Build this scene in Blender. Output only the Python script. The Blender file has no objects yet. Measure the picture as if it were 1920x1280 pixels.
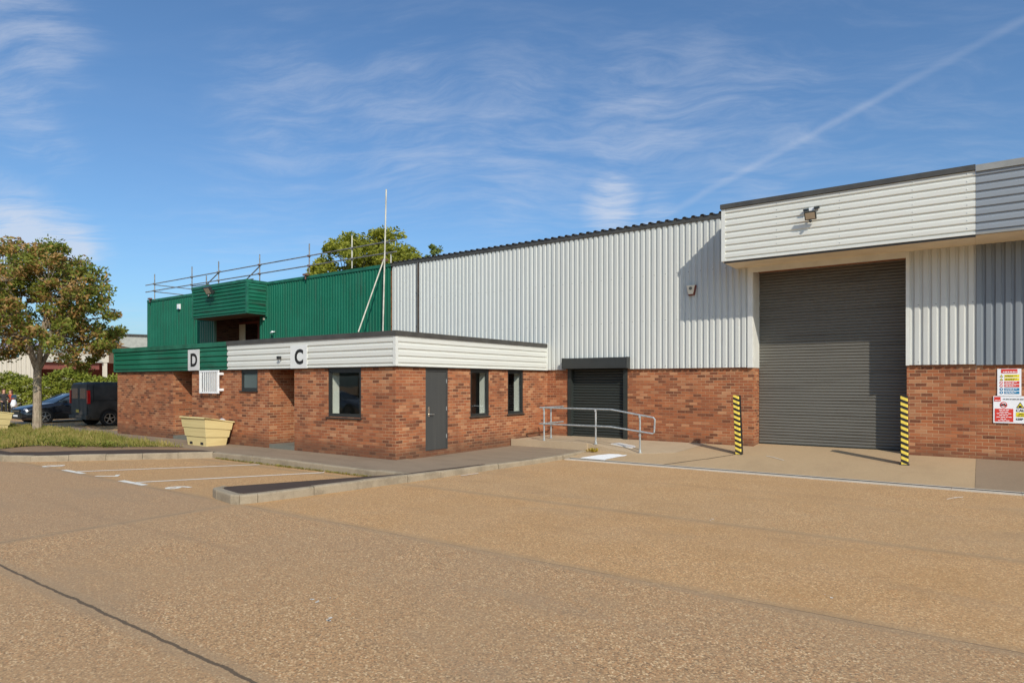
import bpy, bmesh, math, random
from mathutils import Vector, Matrix
R = math.radians
random.seed(7)
SC = bpy.context.scene
COL = SC.collection
# ------------------------------------------------------------------ camera frame (measured from the photo)
CAMZ = 1.95; F = 1227.0; CX = 960.0; HY = 718.0
SA, CA = math.sin(R(35.7)), math.cos(R(35.7))
def ray(px):
    r = (px - CX) / F
    return (-SA + r * CA, CA + r * SA)
def at(px, py, z=0.0):            # where a ground point at height z stands
    t = F * (CAMZ - z) / (py - HY); d = ray(px)
    return (d[0] * t, d[1] * t)
def XonY(px, Y):
    d = ray(px); return d[0] * Y / d[1]
def YonX(px, X):
    d = ray(px); return d[1] * X / d[0]
def ZonY(px, py, Y):
    d = ray(px); return CAMZ + (HY - py) / F * (Y / d[1])
def ZonX(px, py, X):
    d = ray(px); return CAMZ + (HY - py) / F * (X / d[0])
def atT(px, t):
    d = ray(px); return (d[0] * t, d[1] * t)
def Zt(py, t): return CAMZ + (HY - py) / F * t

# ------------------------------------------------------------------ object helpers
def tag(o, label=None, cat=None, group=None, kind=None):
    if label: o['label'] = label
    if cat: o['category'] = cat
    if group: o['group'] = group
    if kind: o['kind'] = kind
    return o
def empty(name, loc, label, cat, group=None, rz=0):
    o = bpy.data.objects.new(name, None); COL.objects.link(o)
    o.location = loc; o.rotation_euler = (0, 0, rz); o.empty_display_size = .2
    return tag(o, label, cat, group)
def children(o): return [c for c in bpy.data.objects if c.parent == o]
def copy_tree(o, parent=None):
    c = o.copy(); COL.objects.link(c)
    if parent: c.parent = parent
    for ch in children(o): copy_tree(ch, c)
    return c

class MB:
    """collects faces (world or local coordinates) with uv in metres and links them as ONE mesh object"""
    def __init__(s): s.v = []; s.f = []; s.uv = []; s.mi = []; s.sm = []
    def face(s, pts, uv=None, mi=0, smooth=False):
        b = len(s.v); s.v += [tuple(p) for p in pts]; s.f.append(tuple(range(b, b + len(pts))))
        s.uv.append(uv if uv else [(p[0] + p[1], p[2]) for p in pts]); s.mi.append(mi); s.sm.append(smooth)
    def box(s, x0, x1, y0, y1, z0, z1, mi=0):
        P = lambda a, b, c: (a, b, c)
        for q in ([P(x0,y0,z0),P(x1,y0,z0),P(x1,y0,z1),P(x0,y0,z1)], [P(x1,y1,z0),P(x0,y1,z0),P(x0,y1,z1),P(x1,y1,z1)],
                  [P(x1,y0,z0),P(x1,y1,z0),P(x1,y1,z1),P(x1,y0,z1)], [P(x0,y1,z0),P(x0,y0,z0),P(x0,y0,z1),P(x0,y1,z1)]):
            s.face(q, mi=mi)
        s.face([P(x0,y0,z1),P(x1,y0,z1),P(x1,y1,z1),P(x0,y1,z1)], uv=[(x0,y0),(x1,y0),(x1,y1),(x0,y1)], mi=mi)
        s.face([P(x0,y1,z0),P(x1,y1,z0),P(x1,y0,z0),P(x0,y0,z0)], uv=[(x0,y0),(x1,y0),(x1,y1),(x0,y1)], mi=mi)
    def obox(s, c, ax, ay, az, hx, hy, hz, mi=0):     # oriented box: centre, unit axes, half sizes
        c = Vector(c); ax = Vector(ax) * hx; ay = Vector(ay) * hy; az = Vector(az) * hz
        g = {}
        for i in (-1, 1):
            for j in (-1, 1):
                for k in (-1, 1): g[i, j, k] = c + ax * i + ay * j + az * k
        for q in ([(-1,-1,-1),(1,-1,-1),(1,-1,1),(-1,-1,1)], [(1,1,-1),(-1,1,-1),(-1,1,1),(1,1,1)], [(1,-1,-1),(1,1,-1),(1,1,1),(1,-1,1)],
                  [(-1,1,-1),(-1,-1,-1),(-1,-1,1),(-1,1,1)], [(-1,-1,1),(1,-1,1),(1,1,1),(-1,1,1)], [(-1,1,-1),(1,1,-1),(1,-1,-1),(-1,-1,-1)]):
            s.face([g[k] for k in q], mi=mi)
    def tube(s, pts, rad, n=8, mi=0, caps=True):
        pts = [Vector(p) for p in pts]; rs = rad if isinstance(rad, (list, tuple)) else [rad] * len(pts)
        rings = []; up = Vector((0, 0, 1)); prev = None
        for i, p in enumerate(pts):
            d = (pts[min(i + 1, len(pts) - 1)] - pts[max(i - 1, 0)]).normalized()
            if prev is None:
                a = d.cross(up) if abs(d.z) < .95 else d.cross(Vector((1, 0, 0)))
            else: a = prev - d * prev.dot(d)
            a.normalize(); prev = a; b = d.cross(a)
            rings.append([p + (a * math.cos(2 * math.pi * k / n) + b * math.sin(2 * math.pi * k / n)) * rs[i] for k in range(n)])
        L = 0
        for i in range(len(rings) - 1):
            l2 = L + (pts[i + 1] - pts[i]).length
            for k in range(n):
                k2 = (k + 1) % n
                s.face([rings[i][k], rings[i][k2], rings[i + 1][k2], rings[i + 1][k]], uv=[(k * .1, L), (k * .1 + .1, L), (k * .1 + .1, l2), (k * .1, l2)], mi=mi, smooth=True)
            L = l2
        if caps: s.face(rings[0][::-1], mi=mi); s.face(rings[-1], mi=mi)
    def lathe(s, c, axis, prof, n=20, mi=0):           # prof: (distance along axis, radius)
        c = Vector(c); ax = Vector(axis).normalized()
        a = ax.cross(Vector((0, 0, 1))) if abs(ax.z) < .9 else ax.cross(Vector((1, 0, 0))); a.normalize(); b = ax.cross(a)
        rings = [[c + ax * h + (a * math.cos(2 * math.pi * k / n) + b * math.sin(2 * math.pi * k / n)) * r for k in range(n)] for h, r in prof]
        for i in range(len(rings) - 1):
            for k in range(n):
                k2 = (k + 1) % n; s.face([rings[i][k], rings[i][k2], rings[i + 1][k2], rings[i + 1][k]], mi=mi, smooth=True)
        s.face(rings[0][::-1], mi=mi); s.face(rings[-1], mi=mi)
    def corr(s, O, u, v, n, U, V, pitch, depth, crown=.50, slope=.13, mi=0, start=0.0):
        """profiled metal sheet: ribs repeat along u, run along v, stand out along n"""
        O = Vector(O); u = Vector(u); v = Vector(v); n = Vector(n)
        pr = []; x = -start
        while x < U:
            for fx, d in ((0, 0), ((1 - crown - 2 * slope), 0), ((1 - crown - slope), 1), (1 - slope, 1)):
                pr.append((x + fx * pitch, d * depth))
            x += pitch
        pr.append((x, 0))
        out = []
        for i in range(len(pr) - 1):
            (a, da), (b, db) = pr[i], pr[i + 1]
            if b <= 0 or a >= U or b - a < 1e-6: continue
            if a < 0: da += (db - da) * (0 - a) / (b - a); a = 0
            if b > U: db = da + (db - da) * (U - a) / (b - a); b = U
            out.append((a, da, b, db))
        for a, da, b, db in out:
            p = [O + u * a + n * da, O + u * b + n * db, O + u * b + n * db + v * V, O + u * a + n * da + v * V]
            s.face(p, uv=[(a, 0), (b, 0), (b, V), (a, V)], mi=mi)
    def wall(s, O, u, n, U, z0, z1, openings=(), mi=0, uoff=0.0):
        """brick or rendered wall face with real openings; an opening is (u0,u1,za,zb,depth)"""
        O = Vector(O); u = Vector(u); n = Vector(n); Z = Vector((0, 0, 1))
        us = sorted(set([0, U] + [w for o in openings for w in o[:2]])); zs = sorted(set([z0, z1] + [w for o in openings for w in o[2:4]]))
        us = [w for w in us if 0 <= w <= U]; zs = [w for w in zs if z0 <= w <= z1]
        for i in range(len(us) - 1):
            for j in range(len(zs) - 1):
                cu, cz = (us[i] + us[i + 1]) / 2, (zs[j] + zs[j + 1]) / 2
                if any(o[0] < cu < o[1] and o[2] < cz < o[3] for o in openings): continue
                p = [O + u * a + Z * b for a, b in ((us[i], zs[j]), (us[i + 1], zs[j]), (us[i + 1], zs[j + 1]), (us[i], zs[j + 1]))]
                s.face(p, uv=[(a + uoff, b) for a, b in ((us[i], zs[j]), (us[i + 1], zs[j]), (us[i + 1], zs[j + 1]), (us[i], zs[j + 1]))], mi=mi)
        for a, b, c, d, dep in openings:
            q = lambda uu, zz, dd: O + u * uu + Z * zz - n * dd
            s.face([q(a, c, 0), q(a, d, 0), q(a, d, dep), q(a, c, dep)], uv=[(a + uoff, c), (a + uoff, d), (a + uoff + dep, d), (a + uoff + dep, c)], mi=mi)
            s.face([q(b, c, 0), q(b, d, 0), q(b, d, dep), q(b, c, dep)], uv=[(b + uoff, c), (b + uoff, d), (b + uoff + dep, d), (b + uoff + dep, c)], mi=mi)
            s.face([q(a, d, 0), q(b, d, 0), q(b, d, dep), q(a, d, dep)], uv=[(a, d), (b, d), (b, d + dep), (a, d + dep)], mi=mi)
            s.face([q(a, c, 0), q(b, c, 0), q(b, c, dep), q(a, c, dep)], uv=[(a, c), (b, c), (b, c + dep), (a, c + dep)], mi=mi)
    def text(s, txt, O, u, up, size, mi=0, thick=.003, bold=0.0, align='CENTER'):
        cu = bpy.data.curves.new('t', 'FONT'); cu.body = txt; cu.size = size; cu.align_x = align; cu.align_y = 'CENTER'
        cu.offset = bold; cu.extrude = thick; cu.resolution_u = 4
        ob = bpy.data.objects.new('t', cu); COL.objects.link(ob)
        dg = bpy.context.evaluated_depsgraph_get(); dg.update(); me = bpy.data.meshes.new_from_object(ob.evaluated_get(dg))
        u = Vector(u).normalized(); up = Vector(up).normalized(); n = u.cross(up); O = Vector(O)
        for p in me.polygons:
            s.face([O + u * me.vertices[i].co.x + up * me.vertices[i].co.y + n * me.vertices[i].co.z for i in p.vertices], mi=mi)
        bpy.data.objects.remove(ob); bpy.data.meshes.remove(me); bpy.data.curves.remove(cu)
    def build(s, name, mats, parent=None, origin=None, merge=False):
        if not isinstance(mats, (list, tuple)): mats = [mats]
        o3 = Vector(origin) if origin is not None else Vector((0, 0, 0))
        me = bpy.data.meshes.new(name)
        me.from_pydata([tuple(Vector(p) - o3) for p in s.v] if origin is not None else s.v, [], s.f)
        uvl = me.uv_layers.new(name='UVMap')
        flat = []
        for q in s.uv:
            for a in q: flat += [float(a[0]), float(a[1])]
        uvl.data.foreach_set('uv', flat)
        me.polygons.foreach_set('material_index', s.mi); me.polygons.foreach_set('use_smooth', s.sm)
        for m in mats: me.materials.append(m)
        me.update()
        if merge:
            bm = bmesh.new(); bm.from_mesh(me); bmesh.ops.remove_doubles(bm, verts=bm.verts, dist=.0004)
            bmesh.ops.recalc_face_normals(bm, faces=bm.faces); bm.to_mesh(me); bm.free()
        o = bpy.data.objects.new(name, me); COL.objects.link(o)
        if origin is not None: o.location = o3
        if parent:
            o.parent = parent
            if origin is not None: pass
        return o
# buildings are built in world coordinates under an Empty at the origin of the wall; parts are shifted to it
class Thing:
    def __init__(s, name, loc, label, cat, group=None):
        s.o = empty(name, loc, label, cat, group); s.loc = Vector(loc)
    def part(s, mb, name, mats, parent=None, merge=False):
        L = s.loc; mb.v = [(p[0] - L.x, p[1] - L.y, p[2] - L.z) for p in mb.v]
        return mb.build(name, mats, parent or s.o, merge=merge)

# ------------------------------------------------------------------ materials
ALB = 1.15
class N:
    def __init__(s, name):
        s.m = bpy.data.materials.new(name); s.m.use_nodes = True; s.t = s.m.node_tree; s.n = s.t.nodes; s.l = s.t.links
        s.n.clear(); s.out = s.n.new('ShaderNodeOutputMaterial'); s.p = s.n.new('ShaderNodeBsdfPrincipled'); s.l.new(s.p.outputs[0], s.out.inputs[0])
    def tc(s, k='Object'):
        if not hasattr(s, '_tc'): s._tc = s.n.new('ShaderNodeTexCoord')
        return s._tc.outputs[k]
    def pos(s):
        if not hasattr(s, '_g'): s._g = s.n.new('ShaderNodeNewGeometry')
        return s._g.outputs['Position']
    def put(s, inp, v):
        if v is None: return
        if isinstance(v, bpy.types.NodeSocket): s.l.new(v, inp)
        else:
            if inp.type == 'RGBA' and len(v) == 3: v = (*v, 1)
            inp.default_value = v
    def math(s, op, a, b=None, c=None, clamp=False):
        n = s.n.new('ShaderNodeMath'); n.operation = op; n.use_clamp = clamp
        s.put(n.inputs[0], a)
        if b is not None: s.put(n.inputs[1], b)
        if c is not None: s.put(n.inputs[2], c)
        return n.outputs[0]
    def noise(s, vec, scale, detail=4, rough=.55, dist=0.0):
        n = s.n.new('ShaderNodeTexNoise'); s.put(n.inputs['Vector'], vec); n.inputs['Scale'].default_value = scale
        n.inputs['Detail'].default_value = detail; n.inputs['Roughness'].default_value = rough; n.inputs['Distortion'].default_value = dist
        return n.outputs[0]
    def vor(s, vec, scale, feature='F1', out='Distance', rnd=1.0):
        n = s.n.new('ShaderNodeTexVoronoi'); n.feature = feature; s.put(n.inputs['Vector'], vec); n.inputs['Scale'].default_value = scale
        n.inputs['Randomness'].default_value = rnd
        return n.outputs[out]
    def map(s, vec, scale=(1, 1, 1), loc=(0, 0, 0), rot=(0, 0, 0)):
        n = s.n.new('ShaderNodeMapping'); s.put(n.inputs[0], vec); n.inputs['Scale'].default_value = scale; n.inputs['Location'].default_value = loc; n.inputs['Rotation'].default_value = rot
        return n.outputs[0]
    def ramp(s, fac, stops, interp='LINEAR'):
        n = s.n.new('ShaderNodeValToRGB'); s.put(n.inputs[0], fac); cr = n.color_ramp; cr.interpolation = interp
        while len(cr.elements) < len(stops): cr.elements.new(.5)
        for e, (p, c) in zip(cr.elements, stops):
            e.position = p; e.color = (*c, 1) if len(c) == 3 else c
        return n.outputs[0]
    def step(s, fac, a, b):      # 0 below a, 1 above b
        n = s.n.new('ShaderNodeMapRange'); s.put(n.inputs[0], fac); n.inputs[1].default_value = a; n.inputs[2].default_value = b; n.clamp = True
        n.interpolation_type = 'SMOOTHSTEP'; return n.outputs[0]
    def mix(s, fac, a, b, mode='MIX'):
        n = s.n.new('ShaderNodeMix'); n.data_type = 'RGBA'; n.blend_type = mode; s.put(n.inputs[0], fac); s.put(n.inputs[6], a); s.put(n.inputs[7], b)
        return n.outputs[2]
    def sep(s, vec):
        n = s.n.new('ShaderNodeSeparateXYZ'); s.put(n.inputs[0], vec); return n.outputs
    def comb(s, x, y, z=0.0):
        n = s.n.new('ShaderNodeCombineXYZ'); s.put(n.inputs[0], x); s.put(n.inputs[1], y); s.put(n.inputs[2], z); return n.outputs[0]
    def white(s, vec, out='Value'):
        n = s.n.new('ShaderNodeTexWhiteNoise'); n.noise_dimensions = '3D'; s.put(n.inputs[0], vec); return n.outputs[out]
    def bump(s, h, strength=.3, dist=.01):
        n = s.n.new('ShaderNodeBump'); s.put(n.inputs['Height'], h); n.inputs['Strength'].default_value = strength; n.inputs['Distance'].default_value = dist
        s.l.new(n.outputs[0], s.p.inputs['Normal'])
    def fin(s, col, rough=.6, metal=0.0, spec=None):
        if isinstance(col, bpy.types.NodeSocket): col = s.mix(1.0, col, (ALB, ALB, ALB), 'MULTIPLY')
        s.put(s.p.inputs['Base Color'], col); s.put(s.p.inputs['Roughness'], rough); s.put(s.p.inputs['Metallic'], metal)
        if spec is not None: s.put(s.p.inputs['Specular IOR Level'], spec)
        return s.m
def gray(v): return (v, v, v)

def m_plain(name, col, rough=.55, metal=0, var=.12, scale=3, spec=None):
    k = N(name); nz = k.noise(k.pos(), scale, 5)
    c = k.mix(k.step(nz, .3, .7), tuple(c * (1 - var) for c in col), tuple(min(1, c * (1 + var)) for c in col))
    return k.fin(c, rough, metal, spec)

def m_brick(tint=(1.15, .98, .75), nm='red_brick'):
    k = N(nm); uv = k.sep(k.tc('UV')); u, v = uv[0], uv[1]
    row = k.math('FLOOR', k.math('DIVIDE', v, .075))
    off = k.math('MULTIPLY', k.math('MODULO', k.math('ABSOLUTE', row), 2.0), .5)
    uu = k.math('ADD', k.math('DIVIDE', u, .225), off); col = k.math('FLOOR', uu)
    fu = k.math('FRACT', uu); fv = k.math('FRACT', k.math('DIVIDE', v, .075))
    cell = k.comb(col, row, 3.0); w = k.white(cell); w2 = k.white(k.comb(col, row, 9.0))
    # bricks of one batch come in drifts
    drift = k.noise(k.comb(k.math('MULTIPLY', u, .9), k.math('MULTIPLY', v, 2.2)), 1.3, 3, .6)
    wd = k.math('ADD', w, k.math('MULTIPLY', k.math('SUBTRACT', drift, .5), .42), clamp=True)
    c = k.ramp(wd, [(0, (.085, .034, .026)), (.10, (.12, .045, .032)), (.17, (.20, .072, .045)), (.36, (.255, .090, .050)), (.55, (.295, .110, .058)), (.72, (.32, .125, .066)), (.88, (.35, .165, .10)), (1, (.40, .23, .15))])
    c = k.mix(k.math('MULTIPLY', w2, .45), c, (.17, .078, .052))
    grain = k.noise(k.pos(), 45, 4, .7)
    c = k.mix(k.math('MULTIPLY', k.step(grain, .35, .75), .25), c, (.42, .22, .13))
    # mortar
    mu = k.math('MINIMUM', fu, k.math('SUBTRACT', 1.0, fu)); mv = k.math('MINIMUM', fv, k.math('SUBTRACT', 1.0, fv))
    mort = k.math('MINIMUM', k.step(mu, .014, .03), k.step(mv, .045, .09))
    patch = k.noise(k.pos(), .9, 3)
    mc = k.mix(k.step(patch, .4, .6), (.24, .165, .12), (.38, .29, .215))
    c = k.mix(mort, mc, c)
    # splash grime near the ground, stains
    z = k.sep(k.pos())[2]
    g = k.math('MULTIPLY', k.step(k.math('ADD', z, k.math('MULTIPLY', k.noise(k.pos(), 1.6, 4), -.55)), .34, .0), .6)
    c = k.mix(g, c, (.085, .055, .045))
    st = k.noise(k.map(k.pos(), (1, 1, .4)), 1.1, 5, .6)
    c = k.mix(k.math('MULTIPLY', k.step(st, .54, .72), .30), c, (.12, .055, .038))
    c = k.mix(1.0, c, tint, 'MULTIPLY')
    k.bump(k.math('ADD', mort, k.math('MULTIPLY', grain, .3)), .55, .006)
    return k.fin(c, .88, 0, .25)

def m_yard():
    k = N('aggregate_concrete'); p = k.pos(); s = k.sep(p); x, y = s[0], s[1]
    pw = k.comb(x, y, 0.0)
    cellc = k.vor(pw, 78, out='Color'); h = k.sep(cellc)[0]
    d = k.vor(pw, 78)
    peb = k.ramp(h, [(0, (.08, .055, .04)), (.10, (.15, .10, .062)), (.26, (.27, .175, .10)), (.46, (.34, .225, .135)), (.64, (.42, .29, .18)), (.80, (.40, .205, .10)), (.90, (.52, .39, .25)), (1, (.74, .64, .50))])
    big = k.vor(pw, 46, out='Color'); bh = k.sep(big)[1]
    bigm = k.math('MULTIPLY', k.step(bh, .58, .66), k.math('SUBTRACT', 1.0, k.step(k.vor(pw, 46), .30, .50)))
    bigc = k.ramp(k.sep(big)[2], [(0, (.07, .048, .035)), (.22, (.20, .12, .06)), (.42, (.40, .23, .115)), (.65, (.52, .385, .24)), (.85, (.60, .46, .31)), (1, (.84, .74, .58))])
    paste = (.30, .225, .16)
    worn = k.noise(k.map(p, (1, 1, 1)), .55, 5, .6)
    worn2 = k.noise(p, 3.5, 4, .6)
    wm = k.step(k.math('ADD', k.math('MULTIPLY', worn, .75), k.math('MULTIPLY', worn2, .25)), .40, .62)   # how much stone shows
    c = k.mix(k.math('MULTIPLY_ADD', wm, .45, .60), paste, peb)
    north = k.step(y, 5.97, 6.03); west = k.math('SUBTRACT', 1.0, k.step(x, -9.77, -9.72)); far = k.step(y, 8.97, 9.03)
    gold = k.math('MULTIPLY', k.math('MULTIPLY', north, k.math('SUBTRACT', 1.0, west)), k.math('SUBTRACT', 1.0, far))
    c = k.mix(k.math('MULTIPLY', bigm, k.math('ADD', k.math('MULTIPLY_ADD', wm, .45, .22), k.math('MULTIPLY', gold, .22), clamp=True)), c, bigc)
    fine = k.noise(pw, 260, 2, .7)
    c = k.mix(.18, c, k.ramp(fine, [(.3, (.16, .11, .075)), (.7, (.46, .34, .23))]), 'MIX')
    # slab tints: bays, far slabs, camera slabs
    north = k.step(y, 5.97, 6.03); west = k.math('SUBTRACT', 1.0, k.step(x, -9.77, -9.72)); far = k.step(y, 8.97, 9.03)
    tone = k.noise(p, .22, 3)
    c = k.mix(k.math('MULTIPLY', k.step(tone, .42, .62), .18), c, (.36, .235, .125))
    c = k.mix(k.math('MULTIPLY', north, .18), c, (.44, .31, .18))
    c = k.mix(k.math('MULTIPLY', k.math('MULTIPLY', west, k.math('SUBTRACT', 1.0, north)), .30), c, (.27, .20, .15))
    grey = k.noise(k.map(p, (.35, 1.0, 1), rot=(0, 0, .2)), .8, 5, .65)
    c = k.mix(k.math('MULTIPLY', k.step(grey, .52, .70), .42), c, (.25, .195, .15))
    # long diffuse tyre wear and drip stains
    ty = k.noise(k.map(p, (.12, 1.3, 1), rot=(0, 0, -.35)), 1.0, 4, .55)
    c = k.mix(k.math('MULTIPLY', k.step(ty, .56, .70), .22), c, (.20, .145, .105))
    spots = k.vor(k.comb(k.math('ADD', x, k.math('MULTIPLY', worn2, .2)), y, 0.0), 1.05)
    c = k.mix(k.math('MULTIPLY', k.math('SUBTRACT', 1.0, k.step(spots, .015, .05)), .35), c, (.11, .085, .065))
    # slab joints with ragged edges
    wob = k.math('MULTIPLY', k.math('SUBTRACT', k.noise(p, 2.2, 5, .65), .5), .09)
    wobf = k.math('MULTIPLY', k.math('SUBTRACT', k.noise(p, 22, 3, .6), .5), .02)
    wsum = k.math('ADD', wob, wobf)
    def line(coord, val, half, wo=1.0):
        dd = k.math('ABSOLUTE', k.math('SUBTRACT', k.math('ADD', coord, k.math('MULTIPLY', wsum, wo)), val))
        return k.math('SUBTRACT', 1.0, k.step(dd, half * .6, half * 1.25))
    broken = k.step(k.noise(p, 1.6, 4, .6), .38, .56)
    def bank(coord, val, wd):
        dd = k.math('ABSOLUTE', k.math('SUBTRACT', coord, val)); return k.math('SUBTRACT', 1.0, k.step(dd, wd * .4, wd))
    for cc, val in ((y, 6.0), (y, 9.0), (x, -9.75), (y, 2.49)):
        c = k.mix(k.math('MULTIPLY', bank(cc, val, .16), .50), c, (.27, .21, .155))
    c = k.mix(k.math('MULTIPLY', line(y, 6.0, .008, .35), k.math('MULTIPLY_ADD', broken, .6, .25)), c, (.10, .08, .062))
    c = k.mix(k.math('MULTIPLY', line(y, 9.0, .009, .3), .55), c, (.12, .095, .07))
    c = k.mix(k.math('MULTIPLY', line(x, -9.75, .010, .4), k.math('MULTIPLY_ADD', broken, .7, .2)), c, (.08, .065, .05))
    c = k.mix(k.math('MULTIPLY', line(y, 2.49, .017, 1.0), .92), c, (.060, .047, .036))
    c = k.mix(1.0, c, (1.26, 1.08, .79), 'MULTIPLY'); c = k.mix(k.math('MULTIPLY', gold, .32), c, k.mix(1.0, c, (1.10, .98, .80), 'MULTIPLY')); c = k.mix(k.math('MULTIPLY', k.math('SUBTRACT', 1.0, north), .10), c, (.37, .29, .21))
    bri = k.noise(p, 1.1, 5, .6)
    c = k.mix(k.math('MULTIPLY', k.math('MULTIPLY', north, k.math('SUBTRACT', 1.0, west)), k.math('MULTIPLY', k.step(bri, .30, .70), .22)), c, (.50, .345, .20))
    k.bump(k.math('ADD', k.math('MULTIPLY', d, -.8), k.math('MULTIPLY', fine, .4)), .35, .006)
    return k.fin(c, .86, 0, .3)

def m_conc(name, base, dark, light, streak=(1, 1, 1), seed=0, dstr=.5):
    k = N(name); p = k.map(k.pos(), streak, (seed, seed, 0)); n1 = k.noise(p, 1.3, 6, .65); n2 = k.noise(k.pos(), 60, 3, .6); n3 = k.noise(k.pos(), 9, 5, .6)
    c = k.mix(k.math('MULTIPLY', k.step(n1, .42, .68), dstr), base, dark)
    c = k.mix(k.math('MULTIPLY', k.step(n3, .5, .75), .3), c, light)
    c = k.mix(.28, c, k.ramp(n2, [(.3, tuple(q * .55 for q in base)), (.7, tuple(q * 1.35 for q in base))]))
    k.bump(n2, .25, .004); return k.fin(c, .88, 0, .25)

def m_sheet(name, col, dirt, dstr=.35, rough=.42, vert=True, seed=0, fade=None, spec=.3):
    k = N(name); p = k.pos(); sc = (5, 5, .35) if vert else (.5, .5, 7)
    st = k.noise(k.map(p, sc, (seed, 0, 0)), 1.2, 5, .6); bl = k.noise(p, .7, 4); sp = k.noise(p, 14, 3, .6)
    c = k.mix(k.math('MULTIPLY', k.step(st, .48, .75), dstr), col, dirt)
    c = k.mix(k.math('MULTIPLY', k.step(bl, .45, .7), dstr * .5), c, fade or tuple(q * .86 for q in col))
    c = k.mix(k.math('MULTIPLY', k.step(sp, .66, .78), dstr * .5), c, dirt)
    if vert:
        q = k.sep(p); pan = k.white(k.comb(k.math('FLOOR', k.math('DIVIDE', q[0], 1.002)), k.math('FLOOR', k.math('DIVIDE', q[2], 9.0)), 2.0))
        c = k.mix(k.math('MULTIPLY', pan, .22), c, tuple(v * .72 for v in col))
        fx = k.math('ABSOLUTE', k.math('SUBTRACT', k.math('FRACT', k.math('DIVIDE', q[0], .334)), .5)); fz = k.math('ABSOLUTE', k.math('SUBTRACT', k.math('FRACT', k.math('DIVIDE', k.math('SUBTRACT', q[2], 2.42), 1.28)), .0)); 
        dt = k.math('MULTIPLY', k.math('SUBTRACT', 1.0, k.step(fx, .035, .05)), k.math('SUBTRACT', 1.0, k.step(fz, .010, .014)))
        c = k.mix(k.math('MULTIPLY', dt, .75), c, (.10, .10, .095))
        run = k.noise(k.map(p, (9, 9, .22), (seed + 4, 0, 0)), 1.0, 3, .5); low = k.step(q[2], 4.2, 2.4)
        c = k.mix(k.math('MULTIPLY', k.math('MULTIPLY', k.step(run, .55, .72), low), .5 * min(1, dstr * 2)), c, dirt)
    k.bump(k.noise(p, 2.6, 2), .12, .03)
    return k.fin(c, k.math('MULTIPLY_ADD', bl, .2, rough - .1), 0, spec)

def m_glass():
    k = N('window_glass'); g = k.n.new('ShaderNodeBsdfGlossy'); g.inputs['Roughness'].default_value = .02; g.inputs['Color'].default_value = (.85, .88, .9, 1)
    t = k.n.new('ShaderNodeBsdfTransparent'); t.inputs['Color'].default_value = (.80, .83, .80, 1)
    f = k.n.new('ShaderNodeLayerWeight'); f.inputs[0].default_value = .5
    mx = k.n.new('ShaderNodeMixShader'); fa = k.math('MULTIPLY_ADD', k.math('POWER', f.outputs['Facing'], 3.2), .85, .06, clamp=True)
    k.l.new(fa, mx.inputs[0]); k.l.new(t.outputs[0], mx.inputs[1]); k.l.new(g.outputs[0], mx.inputs[2]); k.l.new(mx.outputs[0], k.out.inputs[0])
    b = k.n.new('ShaderNodeBump'); b.inputs['Strength'].default_value = .03; b.inputs['Distance'].default_value = .02; k.l.new(k.noise(k.pos(), 2.0, 2), b.inputs['Height']); k.l.new(b.outputs[0], g.inputs['Normal'])
    return k.m

def m_leaf(name, stops, trans=.25, rough=.5):
    k = N(name); w = k.white(k.comb(*[k.math('FLOOR', k.math('MULTIPLY', q, 11.0)) for q in k.sep(k.pos())[:3]])); cl = k.noise(k.pos(), 1.7, 3)
    f = k.math('ADD', k.math('MULTIPLY', w, .55), k.math('MULTIPLY', k.step(cl, .3, .7), .45))
    c = k.ramp(f, stops)
    tr = k.n.new('ShaderNodeBsdfTranslucent'); k.l.new(c, tr.inputs[0]); mx = k.n.new('ShaderNodeMixShader'); mx.inputs[0].default_value = trans
    k.l.new(k.p.outputs[0], mx.inputs[1]); k.l.new(tr.outputs[0], mx.inputs[2]); k.l.new(mx.outputs[0], k.out.inputs[0])
    return k.fin(c, rough, 0, .3)

def m_bark(name, a, b):
    k = N(name); p = k.map(k.pos(), (1, 1, .25)); n1 = k.noise(p, 22, 5, .7); n2 = k.noise(k.pos(), 3, 3)
    c = k.mix(k.step(n1, .35, .65), a, b); c = k.mix(k.math('MULTIPLY', k.step(n2, .5, .7), .4), c, (.16, .17, .09))
    k.bump(n1, .7, .02); return k.fin(c, .9)

def m_hazard(ystr):       # black and yellow tape, slanting bands
    k = N('hazard_tape'); s = k.sep(k.tc('UV')); v = k.math('ADD', s[1], k.math('MULTIPLY', s[0], .42))
    f = k.math('FRACT', k.math('DIVIDE', v, ystr)); m = k.math('MULTIPLY', k.step(f, .0, .03), k.math('SUBTRACT', 1.0, k.step(f, .5, .53)))
    c = k.mix(m, (.02, .019, .018), (.80, .60, .09))
    c = k.mix(k.math('MULTIPLY', k.step(k.noise(k.pos(), 24, 4), .58, .7), .5), c, (.10, .085, .05))
    return k.fin(c, .5)

M = {}
M['brick'] = m_brick(); M['brickd'] = m_brick((.26, .24, .21), 'dark_brick'); M['yard'] = m_yard()  # brickd: same brick multiplied much darker, for the green unit's recess walls
M['apron'] = m_conc('apron_concrete', (.43, .305, .175), (.34, .235, .135), (.50, .37, .23), (1, .5, 1), 3)
M['apron_dark'] = m_conc('apron_concrete_dark', (.275, .20, .13), (.21, .155, .10), (.34, .25, .165), (1, .5, 1), 5)
M['ramp'] = m_conc('ramp_concrete', (.43, .33, .215), (.33, .25, .16), (.50, .39, .26), (1, 1, 1), 8)
M['pave'] = m_conc('footway', (.265, .20, .135), (.175, .13, .088), (.33, .25, .17), (.6, 1.6, 1), 1, .6)
M['kerb'] = m_conc('kerb_concrete', (.315, .255, .175), (.17, .135, .09), (.42, .35, .25), (2, 2, 2), 2, .8)
M['tarmac'] = m_conc('tarmac', (.072, .049, .036), (.052, .036, .028), (.10, .072, .052), (1, 1, 1), 4)
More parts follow.
